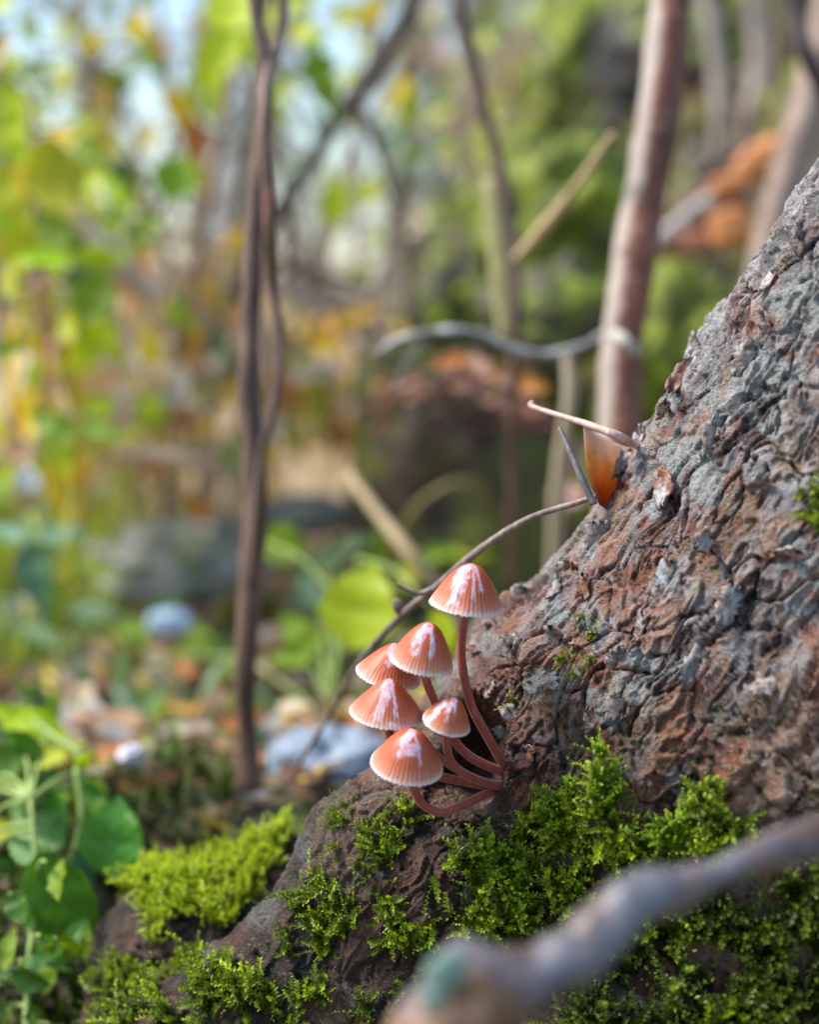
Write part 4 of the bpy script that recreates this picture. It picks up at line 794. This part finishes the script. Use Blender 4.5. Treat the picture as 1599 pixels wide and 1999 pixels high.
plant('shrub', 'dense mixed yellow and green shrub across the upper left corner', 'shrub', [([(150, -80, 1.05), (170, 200, 1.05), (150, 480, 1.07), (160, 800, 1.1), (170, 1050, 1.12)], (6, 8, 9, 10, 11)), ([(420, -80, 1.1), (360, 180, 1.1), (260, 500, 1.1), (180, 850, 1.1)], (5, 6, 8, 9))],
  rand_leaves(54, 90, 260, 110, 150, 1.02, .05, 96, ['yg', 'yg', 'grn', 'yel', 'lime', 'yg']) + rand_leaves(30, 430, 130, 170, 90, 1.08, .05, 84, ['yg', 'grn', 'yg', 'yel', 'teal', 'lime']) + rand_leaves(18, 640, 200, 110, 130, 1.1, .05, 70, ['yg', 'grn', 'yg', 'teal']), BR)
plant('shrub', 'glowing cream and orange leaved shrub at mid left', 'shrub', [([(230, 560, 1.04), (240, 720, 1.04), (260, 900, 1.06), (260, 1080, 1.08)], (5, 7, 8, 9)), ([(420, 560, 1.04), (380, 740, 1.04), (270, 980, 1.07)], (5, 7, 8))],
  rand_leaves(60, 300, 690, 170, 80, 1.02, .04, 100, ['pale', 'yel', 'tan', 'org', 'pale', 'wht', 'lime', 'yel']) + rand_leaves(36, 200, 860, 150, 60, .98, .04, 90, ['yel', 'yg', 'org', 'pale', 'lime', 'tan']), BR)
plant('plant', 'low dark leafy undergrowth in the bottom left corner', 'plant', [([(60, 1560, .60), (70, 1700, .59), (60, 1850, .58), (50, 2020, .57)], (5, 6, 7, 8))],
  rand_leaves(22, 50, 1590, 85, 80, .628, .004, 92, ['grn', 'gls', 'gls', 'yg'], ('ovate', 'round')) + low_leaves(20, 60, 1880, 70, 70, .565, 84, ['gls', 'gls', 'dkg', 'grn'], ('ovate', 'round')), GS)
plant('shrub', 'small leafy green shrub on the mossy bank at the upper right', 'shrub', [([(930, 120, 1.2), (900, 300, 1.2), (890, 480, 1.22), (900, 700, 1.25)], (6, 8, 9, 10))],
  rand_leaves(46, 880, 380, 60, 130, 1.18, .06, 60, ['grn', 'yg', 'grn', 'dkg', 'teal', 'lime']), BR)
plant('shrub', 'hazy pale green shrub at the top centre of the background', 'shrub', [([(840, -80, 1.7), (860, 200, 1.7), (850, 500, 1.75), (840, 800, 1.8)], (6, 8, 9, 10))],
  rand_leaves(70, 860, 230, 110, 150, 1.7, .1, 60, ['yg', 'teal', 'pale', 'grn', 'teal', 'pale', 'yg', 'pink']), BR)
plant('shrub', 'hazy thin shrub with small dull leaves in the top left distance', 'shrub', [([(180, -80, 1.6), (200, 200, 1.6), (240, 500, 1.65), (250, 800, 1.7)], (6, 8, 9, 10)), ([(420, -80, 1.6), (380, 200, 1.6), (300, 500, 1.65), (250, 780, 1.7)], (6, 8, 9, 10))], rand_leaves(64, 260, 200, 190, 170, 1.6, .1, 50, ['teal', 'dkg', 'pale', 'grn', 'yg', 'brn', 'teal']), BR)
plant('shrub', 'yellow leaved twiggy shrub in the top right corner', 'shrub', [([(1500, -60, 1.2), (1510, 150, 1.2), (1480, 400, 1.22), (1460, 700, 1.25)], (6, 8, 9, 10))],
  [(1565, 130, 1.1, 110, 60, 20, 'yg', 'ovate'), (1550, 230, 1.1, 70, 50, 60, 'yel', 'ovate'), (1505, 195, 1.12, 60, 40, 100, 'yg', 'ovate')] + rand_leaves(18, 1440, 60, 90, 60, 1.3, .06, 50, ['grn', 'yg', 'dkg', 'brn']), BR)

# ------------------------------------------------------------------ stump, boulders, wood, stones
def rock_mat(name, c1, c2, moss=None, thr=.45, sc=14):
    m = M(name); n1 = m.noise(sc*4, 5, .65); k = m.mix(m.ramp(n1, [(.35, 0.), (.68, 1.)]), c1, c2)
    if moss:
        up = m.n('SeparateXYZ', i0=m.n('NewGeometry').outputs['Normal']).outputs[2]
        f = m.ramp(m.math('MULTIPLY_ADD', up, .22, m.noise(sc, 4, .6)), [(thr, 0.), (thr+.12, 1.)])
        mm = m.mix(m.ramp(m.noise(sc*3, 4, .7), [(.35, 0.), (.65, 1.)]), moss[0], moss[1]); k = m.mix(f, k, mm)
    m.set_b(Base__Color=k, Roughness=.6); m.bump(n1, .006, .8); return m.m
GM = ((.035, .045, .002), (.25, .32, .003))
def rock(label, px, py, D, rpx, sq, mat, seed, cat='rock', name='boulder', amp=.35, group=None):
    c = P(px, py, D); v, f = blob(np.zeros(3), px2m(rpx, D), sq, seed, amp, (40, 56)); v = v*(1+.30*fbm(v/px2m(rpx, D)*3.2, 4, seed)[:, None])
    return obj(name, mesh(name, v, f), mat, None, c, label, cat, group)
MR = rock_mat('mossy_rock', (.05, .045, .04), (.16, .14, .12), GM, .36)
MR2 = rock_mat('part_mossy_rock', (.06, .05, .045), (.22, .18, .15), GM, .52)
rock('mossy boulder behind the broken straw stick', 1090, 420, 1.05, 150, (1, .8, 1.15), MR, 3)
rock('bright mossy boulder between reddish tree and leaning trunk', 1330, 700, .98, 125, (1, .8, 1.3), MR, 5)
rock('mossy boulder low behind the curved lichen twig', 1090, 620, 1.0, 120, (1.2, .8, .9), MR2, 8)
rock('upper mossy boulder near the top of the bank', 1180, 130, 1.35, 150, (1, .8, 1.2), MR, 9)
rock('dark boulder left of the broken straw stick', 900, 620, 1.15, 110, (1., .8, 1.2), MR2, 12)
rock('dark rock behind the thin grey trunks', 1330, 150, 1.3, 170, (1., .8, 1.3), rock_mat('dark_rock', (.018, .018, .02), (.05, .045, .045), GM, .52), 13)
BS = rock_mat('blue_grey_slate', (.17, .23, .31), (.28, .35, .44), None)
rock('smooth blue-grey stone on the ground left of the mushrooms', 645, 1490, .70, 105, (1.15, .8, .68), BS, 21, 'stone', 'stone', .12)
rock('small blue-grey stone beside the sapling base', 545, 1468, .74, 34, (1, .8, .8), BS, 22, 'stone', 'stone', .12)
GRS = rock_mat('grey_stone', (.26, .26, .25), (.42, .41, .39), GM, .66)
rock('large pale grey stone in the middle distance left of the sapling', 360, 1090, 1.0, 120, (1.35, .8, .62), GRS, 23, 'stone', 'stone', .45)
rock('grey stone right of the sapling at mid distance', 600, 1000, 1.02, 70, (1.4, .8, .6), GRS, 24, 'stone', 'stone', .4)
rock('flat grey stone on the litter beneath the pinkish leaves', 420, 1420, .85, 70, (1.3, .8, .5), rock_mat('dim_stone', (.12, .11, .11), (.24, .22, .21)), 25, 'stone', 'stone', .2)
rock('pale pebble lying on the ground at the left edge', 40, 1215, .95, 60, (1.3, .8, .8), GRS, 26, 'stone', 'stone', .15)
rock('small grey stone right behind the moss cushion', 500, 1560, .68, 42, (1.4, .8, .6), rock_mat('grey_pebble', (.22, .24, .26), (.36, .38, .40)), 27, 'stone', 'stone', .15)
rock('tiny bright white pebble among the dark leaves', 256, 1474, .66, 27, (1, .8, .75), rock_mat('white_pebble', (.60, .58, .66), (.74, .72, .80)), 28, 'stone', 'pebble', .4)
rock('pale blue pebble on the ground below the grey stone', 332, 1217, .88, 34, (1.3, 1, .8), rock_mat('blue_pebble', (.38, .52, .72), (.50, .64, .80)), 29, 'stone', 'pebble', .35)
# rotten stump
def stump():
    bc = P(890, 1150, 1.0); t = thing('stump', 'rotten dark stump with reddish broken wood on top', 'stump', bc)
    n, m_ = 40, 56; V = []
    s_, a_ = np.meshgrid(np.linspace(0, 1, n), np.arange(m_)/m_*2*math.pi, indexing='ij'); s_, a_ = s_.ravel(), a_.ravel()
    r_ = px2m(200, 1.)*(1.08 - .12*s_ + .16*fbm(np.stack([np.cos(a_)*1.4, np.sin(a_)*1.4, s_*2], 1), 3, 3) + .06*np.sin(a_*9+s_*2))
    z_ = s_*px2m(430, 1.)*(1 + .22*fbm(np.stack([np.cos(a_)*2.4, np.sin(a_)*2.4, 5+0*a_], 1), 3, 8)*s_)
    V = np.stack([np.cos(a_)*r_, np.sin(a_)*r_*.8, z_], 1).tolist()
    V += [(0, 0, px2m(330, 1.))]; f = []
    for j in range(n-1):
        for i in range(m_): i2 = (i+1) % m_; f.append((j*m_+i, j*m_+i2, (j+1)*m_+i2, (j+1)*m_+i))
    for i in range(m_): f.append(((n-1)*m_+i, (n-1)*m_+(i+1) % m_, n*m_))
    obj('trunk', mesh('trunk', V, f), rock_mat('rotten_wood', (.028, .018, .012), (.085, .05, .03), ((.05, .055, .006), (.13, .14, .012)), .42), t)
    rm = stem_mat('red_rotten_wood', (.10, .028, .018), (.24, .075, .045), 60, .7); dm = stem_mat('dark_splinter', (.05, .03, .025), (.13, .07, .05), 60, .7)
    for i in range(34):
        x = random.uniform(735, 1075); y = random.uniform(700, 830) ; l_ = random.uniform(50, 130); a = random.uniform(-.7, .7)+ (x-900)*.002
        p0 = P(x-l_*.5*math.cos(a), y-l_*.5*math.sin(a)+((x-900)/170)**2*40, random.uniform(.84, .93)); p1 = P(x+l_*.5*math.cos(a), y+l_*.5*math.sin(a)+((x-900)/170)**2*40, random.uniform(.84, .93))
        v, g = tube([p0, (p0+p1)/2+U*px2m(12, .9), p1], [px2m(r_, .9) for r_ in (3, random.uniform(5, 12), 3)], 10, 8, .3, .02, i, .5)
        obj('splinter', mesh('splinter', v-bc, g), dm if i % 3 else rm, t)
stump()
def wood(label, px, py, D, w_, h_, mat, ang=0, seed=0):
    c = P(px, py, D); v, f = blob(np.zeros(3), .5, (1, .8, 1), seed, .12, (24, 32)); v = np.sign(v)*np.abs(v)**.62*.66; v = v*(1+.16*fbm(v*5, 3, seed)[:, None])*np.array((px2m(w_, D), px2m(w_, D)*.7, px2m(h_, D)))
    v = v @ np.array(Matrix.Rotation(-ang, 3, 'Y')).T
    obj('wood_chunk', mesh('wood_chunk', v, f), mat, None, c, label, 'wood')
OW = stem_mat('orange_wood', (.30, .10, .03), (.66, .27, .08), 40, .6); RW = stem_mat('russet_wood', (.24, .08, .05), (.42, .16, .09), 40, .6)
wood('orange brown wood chunk beside the leaning trunk edge', 1428, 445, .93, 100, 90, OW, .1, 1)
wood('smaller orange wood chunk on top of the pile', 1425, 362, .94, 90, 50, OW, .2, 2)
wood('dark russet wood chunk right of the orange one', 1485, 315, .96, 130, 80, OW, .7, 3)
wood('russet wood chunk at the back of the pile', 1400, 400, 1.08, 170, 120, rock_mat('dark_russet', (.06, .025, .02), (.20, .09, .06)), .3, 4)
wood('reddish brown rotten piece right behind the reddish tree', 1330, 480, 1.05, 150, 60, RW, .1, 5)
# ------------------------------------------------------------------ fallen leaves that can be told apart
FL = [(160, 1290, 120, 200, 'pink', 'pale pinkish dead leaf lying flat at the left'), (350, 1405, 120, 90, 'org', 'orange brown dead leaf beside the grey flat stone'), (300, 1395, 100, 80, 'tan', 'tan dead leaf left of the orange brown one'), (478, 1532, 90, 70, 'yel', 'yellow leaf behind the moss cushion'), (528, 1530, 60, 55, 'yel', 'second yellow leaf just right of the first behind the moss'), (300, 1600, 90, 80, 'pink', 'pinkish dead leaf left of the moss cushion'), (380, 1570, 80, 100, 'pale', 'pale leaf behind the moss cushion top'), (1110, 965, 60, 130, 'pink', 'pinkish dead leaf behind the dark twig stub'), (60, 1520, 100, 80, 'tan', 'tan leaf half under the yellow-green sprig'), (440, 1210, 90, 60, 'pale', 'whitish upright leaf left of the sapling stem'), (510, 1250, 60, 50, 'wht', 'small white leaf right of the sapling stem'), (230, 1600, 70, 60, 'wht', 'small whitish leaf beside the glossy leaf')]
for i, (x, y, ln, wd, mt, lab) in enumerate(FL):
    D = min(on_ground(x, y)[1], 1.2) if y > 1000 else .8
    D = max(D, .66)
    place_leaf(P(x, y, D), px2m(ln, D), px2m(wd, D), random.uniform(-60, 60), mt, 'ovate' if i % 2 else 'oak', None, None, random.uniform(-20, 20), 30 if x > 430 else 50, 'fallen_leaf', label=lab, cat='leaf')
for i in range(16):
    x = random.uniform(740, 1070); place_leaf(P(x, 715 + ((x-905)/165)**2*55 + random.uniform(-12, 70), random.uniform(.80, .85)), .020, random.uniform(.009, .014), random.uniform(60, 130), random.choice(['brn', 'brn', 'org', 'brn']), random.choice(['ovate', 'oak']), None, None, None, random.uniform(10, 50), 'fallen_leaf', label='russet dead leaf heaped with others on top of the rotten stump', cat='leaf', group='dead leaves on the stump')
# litter mass
def litter():
    shapes = []
    for k_ in ('ovate', 'oak', 'round'):
        for me in SHAPES[k_]:
            v = np.array([q.co[:] for q in me.vertices]); g = np.array([list(p.vertices) for p in me.polygons]); shapes.append((v[::1], np.vstack([g[:, :3], g[:, [0, 2, 3]]])))
    pal = np.array([(.45, .28, .16), (.60, .44, .30), (.28, .13, .07), (.50, .20, .07), (.70, .58, .44), (.16, .09, .06), (.55, .36, .28), (.62, .46, .08), (.20, .24, .06), (.38, .36, .34)])
    for (nm, n, xr, yr, szr, lift, seed, sel, lab) in (('leaf_litter', 4200, (-.45, .45), (.07, 1.4), (.012, .03), .004, 3, None, 'brown and tan leaf litter covering the forest floor'), ('leaf_litter', 2400, (-1.6, .6), (1.2, 5.), (.03, .06), .02, 4, (0, 1, 4, 4, 1, 6, 9, 7), 'pale dry litter farther back on the forest floor')):
        r = np.random.default_rng(seed); VV, TT, CL, o = [], [], [], 0
        for i in range(n):
            x, y = r.uniform(*xr), r.uniform(*yr); s = r.uniform(*szr); v, t = shapes[r.integers(len(shapes))]
            e = Matrix.Rotation(r.random()*6.28, 3, 'Z') @ Matrix.Rotation(r.normal()*.45, 3, 'X') @ Matrix.Rotation(r.normal()*.45, 3, 'Y')
            w_ = (v*np.array((s*.8, s, s))) @ np.array(e).T; w_ = w_ + tz((x, y), abs(r.normal())*lift + .002)
            VV.append(w_); TT.append(t+o); o += len(v); c = pal[(sel[r.integers(len(sel))] if sel else r.integers(len(pal)))]*r.uniform(.7, 1.2); CL.append(np.tile(c, (len(v), 1)))
        m = M('litter'); c = m.attr('col', 0); m.set_b(Base__Color=c, Roughness=.45); m.translucent(c, .25)
        obj(nm, mesh(nm, np.vstack(VV), np.vstack(TT), True, None, np.vstack(CL)), m.m, None, None, lab, 'leaf litter', None, 'stuff')
litter()
# dry grass
def grass(label, n, xr, yr, hr, cols, seed, wd=.0022):
    r = np.random.default_rng(seed); V = []; T = []; C_ = []; o = 0
    for i in range(n):
        x, y = r.uniform(*xr), r.uniform(*yr); b = tz((x, y)); h = r.uniform(*hr); a = r.random()*6.28; ln = r.uniform(.1, .7)*h; d = np.array((math.cos(a), math.sin(a), 0)); s = np.array((-d[1], d[0], 0))*wd*(1+y*.6)
        c = cols[r.integers(len(cols))]*np.array([r.uniform(.75, 1.15)])
        for k in range(5):
            t = k/4; p = b + d*ln*t*t + np.array((0, 0, h*(t-.25*t*t))); w_ = (1-t*.9); V += [p-s*w_, p+s*w_]
        for k in range(4): q = o+2*k; T += [(q, q+1, q+3), (q, q+3, q+2)]
        o += 10; C_ += [c]*10
    m = M('grass_blade'); c = m.attr('col', 0); m.set_b(Base__Color=c, Roughness=.5); m.translucent(c, .4)
    obj('grass', mesh('grass', np.array(V), np.array(T), True, None, np.array(C_)), m.m, None, None, label, 'grass', None, 'stuff')
pc = np.array([(.92, .76, .58), (.88, .76, .62), (.80, .56, .32), (.74, .60, .16), (.86, .80, .74)])
grass('pale dry grass standing behind the dark sapling', 4400, (-.75, .02), (.75, 1.9), (.05, .19), pc, 5)
grass('green and yellow grass on the left side', 900, (-.6, -.15), (.35, 1.1), (.05, .16), np.array([(.30, .42, .03), (.55, .50, .04), (.18, .30, .03)]), 6)
grass('low green ground plants on the mossy bank', 1500, (.0, .6), (.5, 1.6), (.02, .07), np.array([(.16, .26, .02), (.30, .40, .03), (.10, .16, .02)]), 7, .004)
grass('low green growth between the stones and the root', 420, (-.3, .05), (.2, .7), (.01, .03), np.array([(.16, .30, .05), (.12, .24, .10), (.25, .36, .04)]), 8, .004)

tick('bg')
# ------------------------------------------------------------------ distant wood
def far_tree(px, D, rpx, hue, label, seed, crown=True, cz=(.12, 1.)):
    r = np.random.default_rng(seed); q = P(px, 700, D); b = tz(q); t = thing('tree', label, 'tree', b, 'distant woodland trees')
    H = D*.55+1.2; rad = px2m(rpx, D); pts = [(0, 0, H), (r.normal()*.04*H, 0, H*.6), (r.normal()*.03*H, 0, H*.3), (0, 0, -.1)]
    v, f = tube(pts, [rad*.5, rad*.8, rad, rad*1.3], 16, 10, .15, .2, seed); parts = []
    for k in range(9):
        z = H*r.uniform(.15, .95); a = r.uniform(0, 6.28); l_ = H*r.uniform(.15, .35); d = np.array((math.cos(a), math.sin(a)*.5, r.uniform(.2, .9)))
        parts.append(tube([np.array((0, 0, z)), np.array((0, 0, z))+d*l_*.5+r.normal(size=3)*.02*H, np.array((0, 0, z))+d*l_], [rad*.4, rad*.25, rad*.1], 8, 6))
    mt = FT[hue]; obj('trunk', mesh('trunk', v, f), mt, t); [obj('branch', mesh('branch', *pp), mt, t) for pp in parts]
    if crown:
        n = 900 if D > 3 and cz[0] > .2 else 420; VV, TT, o, CL = [], [], 0, []; base = np.array((( -.5, 0, 0), (.5, 0, 0), (.4, .7, .1), (-.3, .8, -.1)))
        for i in range(n):
            c = np.array((r.normal()*.30*H, r.normal()*.15*H, H*r.uniform(*cz))); s = .016*H*r.uniform(.5, 1.3); e = np.array(Matrix.Rotation(r.random()*6.3, 3, 'Z') @ Matrix.Rotation(r.random()*6.3, 3, 'X'))
            VV.append(c + (base*s) @ e.T); TT.append(np.array(((0, 1, 2), (0, 2, 3)))+o); o += 4; CL.append(np.tile(FC[hue][r.integers(3)], (4, 1)))
        obj('crown', mesh('crown', np.vstack(VV), np.vstack(TT), False, None, np.vstack(CL)), LEAFC, t)
m = M('far_foliage'); c_ = m.attr('col', 0); m.set_b(Base__Color=c_, Roughness=.6); m.translucent(c_, .4); LEAFC = m.m
FT = [stem_mat('far_grey_bark', (.22, .21, .21), (.34, .33, .33), 8), stem_mat('far_brown_bark', (.16, .12, .10), (.28, .22, .19), 8), stem_mat('far_olive_bark', (.16, .17, .09), (.26, .26, .14), 8)]
FC = [np.array([(.20, .22, .14), (.26, .24, .20), (.22, .17, .13)]), np.array([(.45, .34, .24), (.36, .40, .10), (.55, .40, .12)]), np.array([(.14, .22, .04), (.26, .36, .05), (.34, .36, .10)])]
ft = [(-60, 3.0, 40, 0, 'grey trunk at the far left edge of the wood'), (60, 6.2, 34, 0, 'slim grey trunk in the top left corner'), (400, 7.5, 40, 0, 'grey trunk far behind the upper left leaves'), (620, 6.0, 24, 1, 'slim brown trunk far behind the diagonal limb'), (770, 5.2, 40, 2, 'olive trunk far behind the diagonal limb top'), (900, 7.0, 40, 0, 'grey trunk far behind the thin bending sapling'), (1150, 4.6, 90, 2, 'olive trunk on top of the bank'), (1260, 5.2, 110, 2, 'dark olive trunk far behind the reddish tree'), (1400, 4., 120, 1, 'brown trunk far behind the thin grey trunks'), (1560, 3.6, 130, 1, 'broad brown trunk at the far right edge')]
for i, (x, D, r_, hu, lb) in enumerate(ft): far_tree(x, D, r_, hu, lb, 100+i, True, (.22, 1.) if x < 1000 else (.1, 1.))
print('objects', len(S.objects), 'tris', sum(len(o.data.loop_triangles) if False else len(o.data.polygons) for o in S.objects if o.type == 'MESH'))
